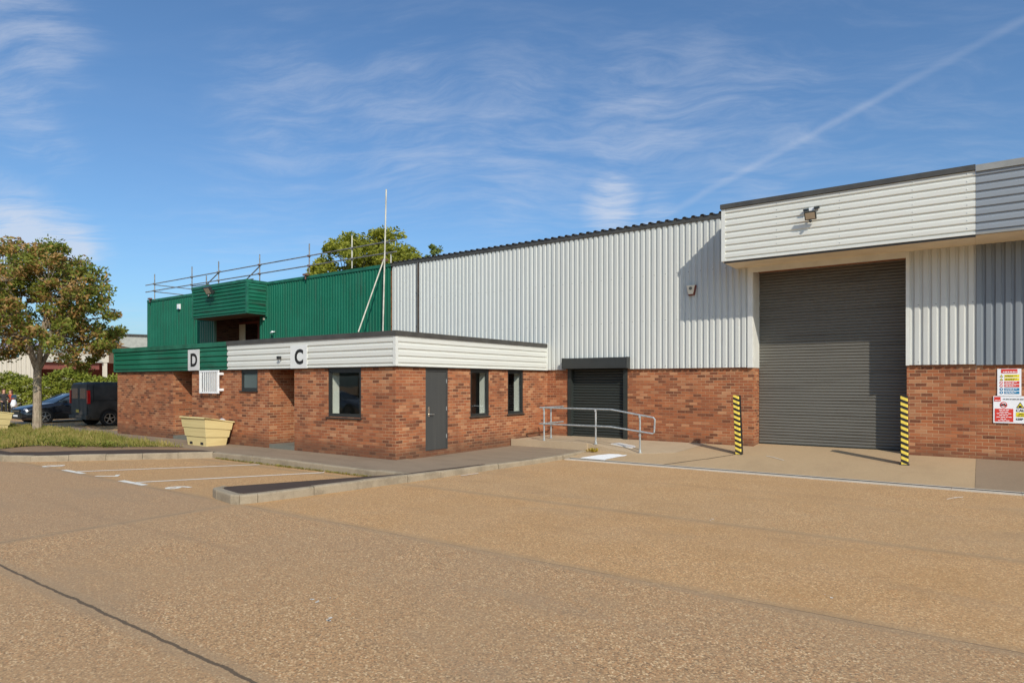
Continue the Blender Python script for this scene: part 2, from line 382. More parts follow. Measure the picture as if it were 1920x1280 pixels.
M['earth'] = m_conc('bare_earth', (.27, .17, .095), (.17, .10, .06), (.38, .27, .16), (1, 1, 1), 6)
M['turf'] = m_conc('turf', (.105, .10, .032), (.20, .15, .05), (.07, .085, .025), (1, 1, 1), 7)
M['step'] = m_conc('step_stone', (.16, .155, .125), (.09, .09, .075), (.24, .22, .18), (2, 2, 1), 9)
M['white'] = m_sheet('white_sheet', (.53, .54, .505), (.40, .39, .35), .25)
M['whiteh'] = m_sheet('white_sheet_horizontal', (.61, .61, .555), (.50, .48, .41), .28, vert=False)
M['green'] = m_sheet('green_sheet', (.006, .115, .066), (.030, .055, .038), .8, .62, fade=(.016, .16, .10), spec=.2)
M['greenh'] = m_sheet('green_sheet_horizontal', (.008, .120, .066), (.030, .050, .034), .85, .55, vert=False, fade=(.035, .20, .125), spec=.3)
M['greenw'] = m_sheet('weathered_green_sheet', (.10, .175, .125), (.10, .12, .08), .8, .6, fade=(.13, .21, .155), spec=.2)
M['grey'] = m_sheet('grey_sheet', (.215, .24, .26), (.16, .17, .175), .3)
M['greyh'] = m_sheet('grey_sheet_horizontal', (.24, .265, .29), (.18, .19, .20), .3, vert=False)
M['greytrim'] = m_plain('grey_trim', (.25, .25, .235), .5)
M['whitetrim'] = m_plain('white_trim', (.62, .62, .57), .45, var=.05)
M['trim'] = m_plain('dark_grey_trim', (.060, .056, .048), .45, var=.15)
M['greentrim'] = m_plain('green_trim', (.014, .115, .066), .5, var=.25)
M['soffit'] = m_plain('soffit_board', (.72, .63, .47), .6, var=.06)
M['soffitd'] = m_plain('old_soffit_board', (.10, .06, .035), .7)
M['shutter'] = m_sheet('shutter_steel', (.135, .130, .112), (.085, .080, .068), .75, .40, vert=False)
M['shutterd'] = m_sheet('dark_green_grey_steel', (.028, .033, .030), (.06, .058, .05), .5, .42, vert=False)
M['frame'] = m_plain('anthracite_frame', (.028, .030, .028), .35, var=.1)
M['door'] = m_sheet('door_paint', (.060, .061, .058), (.10, .095, .085), .35, .45)
M['steel'] = m_plain('galvanised_steel', (.44, .46, .45), .42, .55, var=.2, scale=14)
M['scaf'] = m_plain('scaffold_steel', (.24, .225, .20), .5, .4, var=.35, scale=5)
M['scafl'] = m_plain('pale_scaffold_tube', (.50, .47, .38), .55, .1, var=.2)
M['rust'] = m_plain('rusty_coupler', (.17, .085, .06), .7, .2)
M['brass'] = m_plain('satin_steel', (.55, .52, .45), .3, .9, var=.05)
M['whitep'] = m_plain('white_plastic', (.78, .78, .76), .4, var=.03)
M['blackp'] = m_plain('black_plastic', (.012, .012, .012), .4)
M['paint'] = m_conc('road_paint', (.72, .68, .58), (.52, .46, .36), (.80, .77, .70), (4, 4, 1), 1, .6)
M['paintw'] = m_conc('fresh_white_paint', (.78, .78, .76), (.66, .65, .62), (.82, .82, .80), (4, 4, 1), 1, .4)
M['board'] = m_plain('white_board', (.80, .80, .74), .6, var=.02)
M['dark'] = m_plain('room_floor', (.05, .045, .04), .9)
M['room'] = m_plain('room_plaster', (.22, .20, .17), .8)
M['plate'] = m_plain('sign_plate', (.66, .66, .63), .45, var=.04)
M['plated'] = m_plain('faded_sign_plate', (.58, .57, .54), .5, var=.08)
M['ink'] = m_plain('black_lettering', (.015, .013, .012), .5)
M['sred'] = m_plain('sign_red', (.62, .045, .03), .45, var=.03); M['syel'] = m_plain('sign_yellow', (.80, .66, .02), .45, var=.03); M['sblu'] = m_plain('sign_blue', (.015, .19, .36), .45, var=.03); M['swht'] = m_plain('sign_white', (.80, .80, .80), .45, var=.02)
M['tub'] = m_sheet('tub_plastic', (.66, .53, .25), (.46, .31, .13), .45, .5, vert=False)
M['glass'] = m_glass(); M['hazard'] = m_hazard(.125)
M['slot'] = m_plain('channel_slot', (.025, .023, .021), .6)
M['carblack'] = m_plain('black_car_paint', (.010, .011, .014), .14, 0, var=.05, spec=.8)
M['vanblack'] = m_plain('dusty_black_van_paint', (.060, .053, .045), .5, 0, var=.25, spec=.3)
M['silver'] = m_plain('silver_car_paint', (.42, .43, .44), .3, .6, var=.03)
M['carglass'] = m_plain('car_window_glass', (.03, .045, .06), .06, 0, var=.05, spec=1.0)
M['tyre'] = m_plain('tyre_rubber', (.022, .020, .018), .8); M['rim'] = m_plain('alloy_rim', (.52, .52, .50), .3, .8, var=.05)
M['lampred'] = m_plain('tail_lamp_red', (.65, .02, .02), .2, var=.03); M['lampclr'] = m_plain('headlamp_clear', (.25, .26, .28), .12, .4, var=.15); M['plateyel'] = m_plain('number_plate_yellow', (.75, .50, .05), .4)
M['chrome'] = m_plain('chrome', (.7, .7, .7), .12, 1.0, var=.03)
M['cream'] = m_sheet('cream_sheet', (.50, .46, .38), (.38, .34, .27), .35)
M['lilac'] = m_plain('lilac_grey_roof', (.33, .30, .42), .95, spec=.05)
M['redbeam'] = m_plain('oxide_red_beam', (.15, .035, .022), .6); M['greyroof'] = m_plain('pale_grey_roof', (.33, .33, .29), .8)
M['bluew'] = m_plain('blue_glazing', (.06, .13, .17), .2)
M['skin'] = m_plain('skin', (.55, .30, .20), .5); M['hair'] = m_plain('brown_hair', (.10, .05, .03), .6); M['coat'] = m_plain('dark_coat', (.035, .032, .03), .8); M['redtop'] = m_plain('orange_red_top', (.42, .07, .025), .8); M['trous'] = m_plain('dark_trousers', (.02, .02, .025), .8)
M['bark'] = m_bark('bark', (.20, .15, .10), (.38, .30, .21)); M['barkd'] = m_bark('bark_dark', (.06, .045, .03), (.13, .10, .07))
M['leafA'] = m_leaf('rowan_leaf', [(0, (.12, .16, .028)), (.5, (.24, .27, .045)), (1, (.40, .38, .08))], .5)
M['leafR'] = m_leaf('rowan_fruit_cluster', [(0, (.22, .15, .045)), (.5, (.36, .20, .065)), (1, (.44, .28, .10))], .3)
M['leafB'] = m_leaf('poplar_leaf', [(0, (.14, .17, .022)), (.5, (.30, .31, .038)), (1, (.52, .48, .07))], .5)
M['leafH'] = m_leaf('hedge_leaf', [(0, (.07, .10, .012)), (.5, (.22, .25, .030)), (1, (.42, .42, .08))], .3)
M['blossom'] = m_leaf('cream_blossom', [(0, (.60, .56, .36)), (1, (.80, .76, .55))], .2)
M['blade'] = m_leaf('grass_blade', [(0, (.12, .15, .025)), (.35, (.22, .22, .04)), (.65, (.36, .29, .09)), (1, (.46, .35, .14))], .2)

X3 = Vector((1, 0, 0)); Y3 = Vector((0, 1, 0)); Z3 = Vector((0, 0, 1)); nY = -Y3; nX = -X3
# ================================================================== SETTING
YW = 17.41            # main facade brick plane
YO = 10.84; XO = -11.14   # office block front and side planes
PV = .15              # footway level
def sst(a, b, x): x = max(0, min(1, (x - a) / (b - a))); return x * x * (3 - 2 * x)
def gz(x, y):
    return .05 * sst(6.5, 14.0, y) * sst(-9.6, -8.6, x) if y < 40 else 0
# ground sheet to the horizon
def axis(lo, hi, st):
    a = [lo + i * st for i in range(int((hi - lo) / st) + 1)]
    e = [300, 150, 70, 35, 15]
    return [lo - q for q in e] + a + [hi + q for q in e[::-1]]
xs = axis(-45, 15, 1.2); ys = axis(-10, 30, .8)
mb = MB(); me_v = [(x, y, gz(x, y)) for y in ys for x in xs]; nx = len(xs)
for j in range(len(ys) - 1):
    for i in range(nx - 1):
        a = j * nx + i; mb.face([me_v[a], me_v[a + 1], me_v[a + nx + 1], me_v[a + nx]], uv=[(0, 0)] * 4, smooth=True)
tag(mb.build('yard', M['yard'], merge=True), kind='structure')

def poly(name, pts, z, mat, kind='structure', skirt=.0):
    mb = MB(); P = [(p[0], p[1], p[2] if len(p) > 2 else z) for p in pts]
    mb.face(P, uv=[(p[0], p[1]) for p in P])
    if skirt:
        for i in range(len(P)):
            a, b = P[i], P[(i + 1) % len(P)]; mb.face([a, b, (b[0], b[1], b[2] - skirt), (a[0], a[1], a[2] - skirt)])
    return tag(mb.build(name, mat), kind=kind)
YK = 9.30; LB = (-19.1, 6.19); LT = (-16.28, YK)      # bay kerb corners, left
N1 = (-10.8, 6.05); N2 = (-9.69, 5.98); N3 = (-9.12, 9.2); N4 = (-8.78, 11.7); N5 = (-8.44, 14.15); NT = (-9.27, YK + .02)
# kerbs: real stones with a rounded top arris
def kerb(mbk, pts, side, h=.155, w=.13, stone=.92, hend=None):
    """side=+1: the road lies to the left of the walking direction"""
    L = [Vector((p[0], p[1], 0)) for p in pts]; tot = sum((L[i + 1] - L[i]).length for i in range(len(L) - 1)); run = 0
    for i in range(len(L) - 1):
        a, b = L[i], L[i + 1]; d = (b - a); ln = d.length; d.normalize(); n = Vector((-d.y, d.x, 0)) * side
        k = max(1, round(ln / stone))
        for j in range(k):
            s0 = ln * j / k + .005; s1 = ln * (j + 1) / k - .005; hh = []
            for sv in (s0, s1):
                f = (run + sv) / tot; hh.append((h + ((hend - h) * max(0, (f - .55) / .45) if hend is not None else 0)))
            dz = random.uniform(-.008, .008); dn = random.uniform(-.010, .010)
            sec = [(0, -.25), (0, -.03), (-.006, -.012), (-.022, 0), (-w, 0), (-w, -.25)]
            r = []
            for q, (sv, hv) in enumerate(((s0, hh[0]), (s1, hh[1]))):
                base = a + d * sv
                r.append([base + n * (o + dn) + Z3 * (hv + zz + dz) for o, zz in sec])
            for q in range(5): mbk.face([r[0][q], r[1][q], r[1][q + 1], r[0][q + 1]])
            mbk.face(r[0][::-1]); mbk.face(r[1])
        run += ln
kb = MB()
kerb(kb, [(-34, 5.0), (-21.2, 5.62), (-19.75, 5.8), LB], -1)
kerb(kb, [LB, LT], -1)
kerb(kb, [LT, NT], -1)
kerb(kb, [(-10.78, 6.32), (-10.72, 6.12), (-10.45, 6.03)], -1, stone=.3)
kerb(kb, [(-10.45, 6.03), (-9.86, 5.93)], -1, stone=.7)
kerb(kb, [(-9.86, 5.93), (-9.70, 5.99), (-9.60, 6.25)], -1, stone=.3, h=.15)
kerb(kb, [(-9.60, 6.25), N3, N4, (-8.58, 13.0), (-8.50, 14.0), (-8.55, 15.35)], -1, hend=.16)
tag(kb.build('kerb', M['kerb']), kind='structure')
# footway round the office block
poly('footway', [(-60, 10.9), (-28.5, 10.2), (-22.6, 9.75), (-17.2, 9.42), (-16.3, YK + .1), (-9.3, YK + .1), (-9.2, 9.6), (-8.9, 11.7), (-8.62, 14.0), (-8.66, 15.5), (-8.66, 17.6), (-11.0, 17.6), (-11.0, 11.2), (-25.0, 11.2), (-25.3, 11.35), (-60, 11.7)], PV, M['pave'])
# dark tarmac infills
poly('tarmac_strip', [(-30, 5.35), (-21.2, 5.72), (-19.8, 5.90), (-19.2, 6.28), (-16.38, 9.40), (-17.0, 9.42), at(262, 842.5, PV), at(120, 845.5, PV), at(30, 849, PV), (-30, 6.15)], PV + .004, M['tarmac'])
poly('tarmac_wedge', [(-10.68, 6.30), (-10.4, 6.14), (-9.9, 6.06), (-9.72, 6.28), (-9.24, 9.2), (-8.92, 11.4), (-9.00, 11.4), (-9.20, 10.2), (-9.27, 9.6), (-9.30, 9.31)], PV + .006, M['tarmac'], skirt=.2)
# bare earth + turf island
poly('bare_earth', [(-60, 5.9), (-30, 6.1), (-20.6, 6.2), (-16.9, 9.40), (-22.6, 9.78), (-28.5, 10.22), (-60, 10.95)], PV + .002, M['earth'])
TURF = [(-60, 6.5), (-30, 6.6), at(0, 842, PV), at(40, 837.5, PV), at(75, 835.5, PV), at(150, 836.5, PV), at(230, 838, PV), at(300, 837.5, PV), at(345, 838, PV), (-18.6, 9.55), (-22.6, 9.80), (-28.5, 10.23), (-60, 10.96)]
poly('turf', TURF, PV + .012, M['turf'])
# apron in front of the shutters: falls to a slot drain
YC = 14.24
def apz(y): return .052 + .262 * (y - YC) / (YW - YC)
UX = -.11             # boundary to the grey unit
poly('apron', [(-8.62, YC + .12, apz(YC + .12)), (UX, YC + .12, apz(YC + .12)), (UX, 18.2, apz(18.2)), (-8.62, 18.2, apz(18.2))], 0, M['apron'])
poly('apron_next_unit', [(UX + .004, YC + .12, apz(YC + .12)), (9, YC + .12, apz(YC + .12)), (9, 17.6, apz(17.6)), (UX + .004, 17.6, apz(17.6))], 0, M['apron_dark'])
mb = MB(); jl = [(-4.86, 16.2), (-5.35, 15.35), (-6.0, YC + .12)]
for i in range(2):
    a, b = jl[i], jl[i + 1]; mb.face([(a[0] - .02, a[1], apz(a[1]) + .006), (a[0] + .01, a[1], apz(a[1]) + .006), (b[0] + .03, b[1], apz(b[1]) + .005), (b[0] - .012, b[1], apz(b[1]) + .005)])
tag(mb.build('apron_joint', M['slot']), kind='structure')
mb = MB()
x = -8.45
while x < 8:      # precast channel units
    mb.box(x + .003, min(8, x + 1.0) - .003, YC - .25, YC - .07, -.1, .066); mb.box(x + .003, min(8, x + 1.0) - .003, YC + .055, YC + .12, -.1, .068); x += 1.0
tag(mb.build('drain_channel', M['kerb']), kind='structure')
mb = MB(); mb.box(-8.42, 8, YC - .07, YC + .055, -.1, .0645); tag(mb.build('drain_slot', M['slot']), kind='structure')
for o in bpy.data.objects:
    if o.name == 'drain_channel': o.data.materials[0] = M['channel'] = m_conc('channel_concrete', (.52, .46, .37), (.38, .33, .26), (.62, .56, .47), (1, 1, 1), 2, .5)
# ramp and landing before the small shutter
LZ = .325
mb = MB()
L0 = [(-11.1, 15.45, LZ), (-8.6, 15.45, LZ), (-8.6, 17.5, LZ), (-11.1, 17.5, LZ)]
mb.face(L0, uv=[(p[0], p[1]) for p in L0])
r1 = [(-8.6, 15.45, LZ), (-7.15, 15.38, apz(15.38) + .006), (-6.3, 15.9, apz(15.9) + .004), (-6.0, 17.5, apz(17.5) + .006), (-8.6, 17.5, LZ)]
mb.face(r1, uv=[(p[0], p[1]) for p in r1])
for a, b in ((L0[0], L0[1]), (r1[0], r1[1]), (r1[1], r1[2]), ((-11.1, 17.5, LZ), L0[0])):
    mb.face([a, b, (b[0], b[1], -.05), (a[0], a[1], -.05)])
mb.box(-11.1, -8.6, 15.40, 15.452, 0, LZ + .012)
tag(mb.build('ramp', M['ramp']), kind='structure')
# painted markings
mb = MB()
def strip(a, b, w, z=.006):
    a = Vector((*a, 0)); b = Vector((*b, 0)); d = (b - a).normalized(); n = Vector((-d.y, d.x, 0)) * w / 2
    k = max(1, int((b - a).length / .5)); 
    for i in range(k):
        p = a + (b - a) * i / k; q = a + (b - a) * (i + 1) / k
        mb.face([(v.x, v.y, gz(v.x, v.y) + z) for v in (p + n, p - n, q - n, q + n)])
strip((-16.2, 6.1), (-14.05, 9.2), .095); strip((-13.5, 6.12), (-11.65, 9.2), .10)
strip((-16.75, 6.06), (-15.72, 6.06), .12); strip((-13.98, 6.06), (-12.98, 6.06), .13)
p1 = at(864, 892, .02); p2 = at(897, 887, .03); strip(p1, p2, .06)
tag(mb.build('bay_lines', M['paint']), kind='structure')
mb = MB(); rnd = random.Random(8)
for px, py, n_, sp in ((595, 1127, 5, .05), (1555, 1120, 3, .03), (1790, 940, 4, .06), (620, 1160, 3, .03), (1330, 975, 3, .04)):
    c = at(px, py, .0)
    for _ in range(n_):
        qx, qy = c[0] + rnd.gauss(0, sp), c[1] + rnd.gauss(0, sp); rr = rnd.uniform(.006, .022)
        mb.face([(qx + math.cos(a) * rr * rnd.uniform(.5, 1.3), qy + math.sin(a) * rr * rnd.uniform(.5, 1.3), gz(qx, qy) + .006) for a in (0, 1, 2, 3, 4, 5.2)])
tag(mb.build('paint_spots', M['paint']), kind='structure')
mb = MB()
for pts in ([(1437, 862), (1450, 864), (1470, 868)], [(1775, 938), (1790, 935), (1806, 934)]):
    q = [at(a, b, .12 if b < 900 else .03) for a, b in pts]
    for a, b in zip(q, q[1:]):
        za, zb_ = [(apz(v[1]) if v[1] > YC + .12 else gz(*v)) + .007 for v in (a, b)]; mb.face([(a[0], a[1] - .02, za), (b[0], b[1] - .02, zb_), (b[0], b[1] + .02, zb_ + .002), (a[0], a[1] + .02, za + .002)])
tag(mb.build('chalk_marks', M['paint']), kind='structure')
mb = MB(); bd = Vector((2.0, 3.15, 0)).normalized(); bu = Vector((bd.y, -bd.x, 0))
for tx, px, py in (('6', 332, 914), ('7', 198, 892.5), ('8', 98, 873.6)):
    c = at(px, py); mb.text(tx, (c[0], c[1], .007), bu, bd, .62, thick=.001, bold=.012)
tag(mb.build('bay_numbers', M['paint']), kind='structure')
mb = MB(); w = []
for px, py in ((1083, 860), (1092, 857), (1120, 852.5), (1143, 850), (1160, 850.5), (1168, 852), (1176, 851.5), (1172, 854), (1158, 856), (1135, 861), (1128, 864.5)):
    y = 14.6
    for _ in range(8):
        z = apz(y) + .006; y = at(px, py, z)[1]
    q = at(px, py, z); w.append((q[0], max(q[1], YC + .13), apz(max(q[1], YC + .13)) + .006))
mb.face(w); tag(mb.build('white_paint_patch', M['paintw']), kind='structure')

# ================================================================== BUILDINGS
ZC = 2.36; ZT = 6.34; ZR = 6.47
XG = -18.06           # boundary between white unit and green unit
DL, DR = -4.81, -1.40 # dock door opening
SL, SR = -10.38, -8.37
WC = Thing('warehouse', (-11, YW, 0), 'white ribbed metal warehouse on a brick base with a large grey roller shutter', 'warehouse')
ca = Thing('warehouse_dummy', (0, 0, 0), 'x', 'x'); bpy.data.objects.remove(ca.o)
mb = MB()
mb.wall((XO, YW, 0), X3, nY, UX - XO, -.2, 6.4, [(SL - XO, SR - XO, -.2, 2.45, .22), (DL - XO, DR - XO, -.2, 4.86, .55)], uoff=XO)
mb.wall((XG, YW, 0), X3, nY, XO - XG, -.2, 6.4, uoff=XG)
WC.part(mb, 'brick_wall', M['brick'])
def clad(T, mat, x0, x1, y, z0, z1, name='cladding'):
    mb = MB(); mb.corr((x0, y, z0), X3, Z3, nY, x1 - x0, z1 - z0, .167, .034); return T.part(mb, name, mat)
YCL = YW - .05
mb = MB()
def cl(mb, x0, x1, z0, z1): mb.corr((x0, YCL, z0), X3, Z3, nY, x1 - x0, z1 - z0, .167, .034, start=((x0 + 100) % .167))
cl(mb, XG + .05, -16.74, 2.9, ZT); cl(mb, -16.60, XO - .03, 2.9, ZT); cl(mb, XO - .03, SL - .03, ZC, ZT); cl(mb, SL - .03, SR + .05, 2.6, ZT); cl(mb, SR + .05, DL - .12, ZC, ZT)
WC.part(mb, 'cladding', M['white'])
mb = MB(); cl(mb, DR + .05, UX, ZC, 4.95); WC.part(mb, 'cladding', M['white'])
mb = MB()   # white corner flashings by the dock door, cladding drip edge
mb.box(DL - .125, DL + .004, YCL - .045, YCL + .03, ZC - .01, 4.95); mb.box(DL - .004, DL + .012, YCL - .02, YW + .5, ZC - .01, 4.86)
mb.box(DR - .012, DR + .055, YCL - .045, YCL + .03, ZC - .01, 4.95); mb.box(DR - .014, DR - .002, YCL - .02, YW + .5, ZC - .01, 4.86)
mb.box(DL, DR, YCL - .04, YCL + .0, 4.80, 4.95)
WC.part(mb, 'flashing', M['whitetrim'])
mb = MB(); mb.box(XG, DL - .13, YCL - .06, YCL + .06, ZT - .01, ZR - .03); WC.part(mb, 'eaves_trim', M['trim'])
mb = MB(); mb.corr((XG, YCL - .09, ZR - .03), X3, (0, 1, .07), (0, -.07, 1), -5.2 - XG, 22, .25, .05, crown=.28, slope=.1)
mb.corr((-5.2, YCL + .2, ZR - .03), X3, (0, 1, .07), (0, -.07, 1), 5.1, 21, .25, .05, crown=.28, slope=.1); WC.part(mb, 'roof', M['trim'])
mb = MB(); mb.tube([(-16.67, YCL - .05, 3.1), (-16.67, YCL - .05, 6.34)], .036, 10); 
for z in (4.0, 5.2): mb.box(-16.74, -16.60, YCL - .055, YCL, z, z + .03)
WC.part(mb, 'downpipe', M['trim'])
# dock door shutter
def shutter(T, x0, x1, y, z0, z1, pitch, dep, mat, name='roller_shutter', parent=None):
    mb = MB(); z = z0
    pr = [(0, 0), (.10, -.55), (.22, -.9), (.40, -1), (.60, -.95), (.80, -.6), (.90, -.2), (.94, .15), (1, 0)]
    while z < z1 - .001:
        for (a, d), (b, e) in zip(pr, pr[1:]):
            za, zb = z + a * pitch, min(z1, z + b * pitch)
            if za >= z1: break
            mb.face([(x0, y + d * dep, za), (x1, y + d * dep, za), (x1, y + e * dep, zb), (x0, y + e * dep, zb)], smooth=False)
        z += pitch
    return T.part(mb, name, mat)
s1 = shutter(WC, DL + .01, DR - .01, YW + .52, .37, 4.85, .0755, .020, M['shutter'])
mb = MB(); mb.box(DL + .02, DR - .02, YW + .48, YW + .535, .29, .38); WC.part(mb, 'bottom_rail', M['shutterd'], s1)
# the canopy over it
YP = 16.26; CXL = -5.26
T1, B1 = 6.25, 4.97
CAN = MB(); CAN.corr((CXL + .09, YP, B1 + .03), Z3, X3, nY, 1.26, UX - CXL - .09, .1585, .030, crown=.52)
can = WC.part(CAN, 'canopy', M['whiteh'])
mb = MB(); mb.box(CXL, CXL + .09, YP - .035, YP + .03, B1, T1); mb.box(CXL, CXL + .03, YP + .03, YCL - .0, B1, T1); mb.box(CXL, UX, YP - .034, YP + .02, B1 - .012, B1 + .032); WC.part(mb, 'corner_flashing', M['whitetrim'], can)
mb = MB(); mb.box(CXL - .02, UX, YP - .075, YP + .12, T1 + .005, T1 + .115); mb.box(CXL - .02, CXL + .10, YP + .12, YCL + .3, T1 + .005, T1 + .113); WC.part(mb, 'canopy_trim', M['trim'], can)
mb = MB(); mb.box(CXL + .02, UX, YP + .03, YW + .5, B1 - .03, B1 + .01); mb.box(CXL + .06, UX, YP + .0, YP + .035, B1 - .055, B1 - .014, mi=1); WC.part(mb, 'soffit', [M['soffit'], M['trim']], can)
mb = MB(); mb.box(CXL, UX, YP + .03, YCL + .4, T1 - .05, T1 + .03); WC.part(mb, 'canopy_roof', M['trim'], can)
mb = MB()
for xx in (-3.95, -2.6, -1.2, -.25):
    for i in range(8):
        mb.lathe((xx, YP - .030, B1 + .03 + .1585 * (i + .60)), (0, -1, 0), [(0, .012), (.006, .012), (.009, .004)], 6)
WC.part(mb, 'fixings', M['steel'], can)
# small shutter with housing and guides
s2 = shutter(WC, SL + .1, SR - .1, YW + .12, LZ + .07, 2.42, .083, .022, M['shutterd'])
mb = MB(); mb.box(SL, SL + .13, YW - .03, YW + .14, LZ, 2.40); mb.box(SR - .13, SR, YW - .03, YW + .14, LZ, 2.40); WC.part(mb, 'guide', M['shutterd'], s2)
mb = MB(); mb.box(SL - .04, SR + .10, YCL - .24, YCL + .02, 2.385, 2.70); mb.box(SL - .05, SL - .04, YCL - .25, YCL + .0, 2.375, 2.71); mb.box(SR + .10, SR + .11, YCL - .25, YCL + .0, 2.375, 2.71); WC.part(mb, 'shutter_housing', M['frame'], s2)
mb = MB(); mb.box(SL + .1, SR - .1, YW + .07, YW + .125, LZ + .003, LZ + .075); WC.part(mb, 'bottom_rail', M['shutterd'], s2)

# ---- office block
ZF = 2.355; ZFT = 3.055; ZTT = 3.175
RCl, RCr = XonY(505, YO), XonY(552, YO); W1l, W1r = XonY(615, YO), XonY(677, YO); W0l, W0r = XonY(452, YO), XonY(483, YO)
dY0, dY1 = YonX(798, XO), YonX(840, XO); wa0, wa1 = YonX(882, XO), YonX(917, XO); wb0, wb1 = YonX(952, XO), YonX(981, XO)
mb = MB()
mb.wall((XG, YO, 0), X3, nY, XO - XG, -.2, 2.5, [(W0l - XG, W0r - XG, 1.72, ZF, .07), (RCl - XG, RCr - XG, -.2, ZF + .05, 1.5), (W1l - XG, W1r - XG, 1.10, ZF, .07)], uoff=XG)
mb.wall((RCl, YO + 1.5, 0), X3, nY, RCr - RCl, -.2, 2.5)
mb.wall((XO, YO, 0), Y3, X3, YW - YO, -.2, 2.5, [(dY0 - YO, dY1 - YO, .27, ZF, .08), (wa0 - YO, wa1 - YO, 1.05, ZF, .07), (wb0 - YO, wb1 - YO, 1.05, ZF, .07)], uoff=XO)
WC.part(mb, 'office_wall', M['brick'])
mb = MB(); mb.box(XG + .003, XO - .05, YO + .05, YCL + .02, 2.47, 2.49); mb.box(XG + .003, XO - .05, YO + .3, YCL + .02, 3.02, 3.06, mi=1); WC.part(mb, 'flat_roof', [M['room'], M['trim']])
mb = MB()
mb.wall((XG + .01, YO + .36, 0), X3, Y3, RCl - XG - .12, PV, 2.47, [(W0l - XG, W0r - XG, 1.72, ZF, .28)])
mb.wall((RCr + .1, YO + .36, 0), X3, Y3, XO - RCr - .42, PV, 2.47, [(W1l - RCr - .1, W1r - RCr - .1, 1.10, ZF, .28)])
mb.wall((XO - .34, YO + .36, 0), Y3, nX, YW - YO - .5, PV, 2.47, [(wa0 - YO - .36, wa1 - YO - .36, 1.05, ZF, .26), (wb0 - YO - .36, wb1 - YO - .36, 1.05, ZF, .26), (dY0 - YO - .36, dY1 - YO - .36, .27, ZF, .2)])
mb.wall((RCr + .1, YO + .36, 0), Y3, X3, 3.9, PV, 2.47); mb.wall((RCr + .1, YO + 4.2, 0), X3, nY, XO - RCr - .42, PV, 2.47)
WC.part(mb, 'inner_wall', M['room'])
mb = MB(); mb.box(XG + .01, XO - .1, YO + .1, YW - .05, PV, PV + .01); WC.part(mb, 'office_floor', M['dark'])
def window(T, O, u, n, w, z0, z1, fr=.06, dep=.05, sill=True, board=None, sash=.035, gl=None, mull=None):
    """frame > pane, sill, reveal_board: O is the lower-left outer corner"""
    O = Vector(O); u = Vector(u); n = Vector(n); mb = MB()
    def bar(a0, a1, b0, b1, d0, d1, m=0, tgt=None):
        (tgt or mb).obox(O + u * (a0 + a1) / 2 + Z3 * ((b0 + b1) / 2) - n * (d0 + d1) / 2, u, n, Z3, (a1 - a0) / 2, (d1 - d0) / 2, (b1 - b0) / 2, m)
    h0, h1 = z0 + .03, z1
    bar(0, fr, h0, h1, dep - .035, dep + .03); bar(w - fr, w, h0, h1, dep - .035, dep + .03)
    bar(fr, w - fr, h1 - fr - .05, h1, dep - .034, dep + .03); bar(fr, w - fr, h0, h0 + fr, dep - .034, dep + .03)
    f2 = fr + sash
    bar(fr, f2, h0 + fr, h1 - fr - .05, dep - .018, dep + .02); bar(w - f2, w - fr, h0 + fr, h1 - fr - .05, dep - .018, dep + .02)
    bar(f2, w - f2, h1 - f2 - .05, h1 - fr - .05, dep - .017, dep + .02); bar(f2, w - f2, h0 + fr, h0 + f2, dep - .017, dep + .02)
    W = T.part(mb, 'window', M['frame'])
    g = MB(); p = [O + u * a + Z3 * b - n * dep for a, b in ((f2, h0 + f2), (w - f2, h0 + f2), (w - f2, h1 - f2 - .05), (f2, h1 - f2 - .05))]
    g.face(p); T.part(g, 'pane', gl or M['glass'], W)
    if sill:
        s = MB(); bar(-.04, w + .03, z0, z0 + .028, -.045, dep + .02, tgt=s); T.part(s, 'sill', M['frame'], W)
    if board:
        b = MB()
        bar(0.006, .020, h0 + .02, h1 - .02, dep + .034, .345, tgt=b) if board == 'L' else bar(w - .020, w - .006, h0 + .02, h1 - .02, dep + .034, .325, tgt=b)
        bar(.02, w - .02, h0 + .004, h0 + .018, dep + .034, .33, tgt=b)
        T.part(b, 'reveal_board', M['board'], W)
    return W
M['frost'] = m_plain('frosted_glass', (.10, .13, .125), .12, var=.06, scale=1.5, spec=.9)
window(WC, (W1l, YO, 0), X3, nY, W1r - W1l, 1.06, ZF, board='L')
window(WC, (W0l, YO, 0), X3, nY, W0r - W0l, 1.70, ZF, fr=.05, gl=M['frost'])
window(WC, (XO, wa0, 0), Y3, X3, wa1 - wa0, 1.02, ZF, board='R', fr=.05, sash=.025)
window(WC, (XO, wb0, 0), Y3, X3, wb1 - wb0, 1.02, ZF, board='R', fr=.05, sash=.025)
# side door
mb = MB(); mb.box(XO - .075, XO - .03, dY0 + .045, dY1 - .045, .28, ZF - .12); mb.box(XO - .08, XO - .01, dY0, dY0 + .04, .27, ZF); mb.box(XO - .08, XO - .01, dY1 - .04, dY1, .27, ZF); mb.box(XO - .08, XO - .012, dY0 + .04, dY1 - .04, ZF - .11, ZF)
dr = WC.part(mb, 'door', M['door'])
mb = MB(); hy = dY0 + .14; mb.box(XO - .03, XO - .020, hy - .025, hy + .025, 1.12, 1.36); mb.tube([(XO - .02, hy, 1.18), (XO + .03, hy, 1.18), (XO + .035, hy + .02, 1.18), (XO + .035, hy + .13, 1.175)], .010, 8)
mb.lathe((XO - .02, hy, 1.31), (1, 0, 0), [(0, .022), (.012, .022), (.014, .01)], 12); WC.part(mb, 'handle', M['brass'], dr)
mb = MB()
for z in (.55, 1.25, 1.95): mb.tube([(XO - .018, dY1 - .04, z), (XO - .018, dY1 - .04, z + .10)], .009, 8)
WC.part(mb, 'hinge', M['steel'], dr)
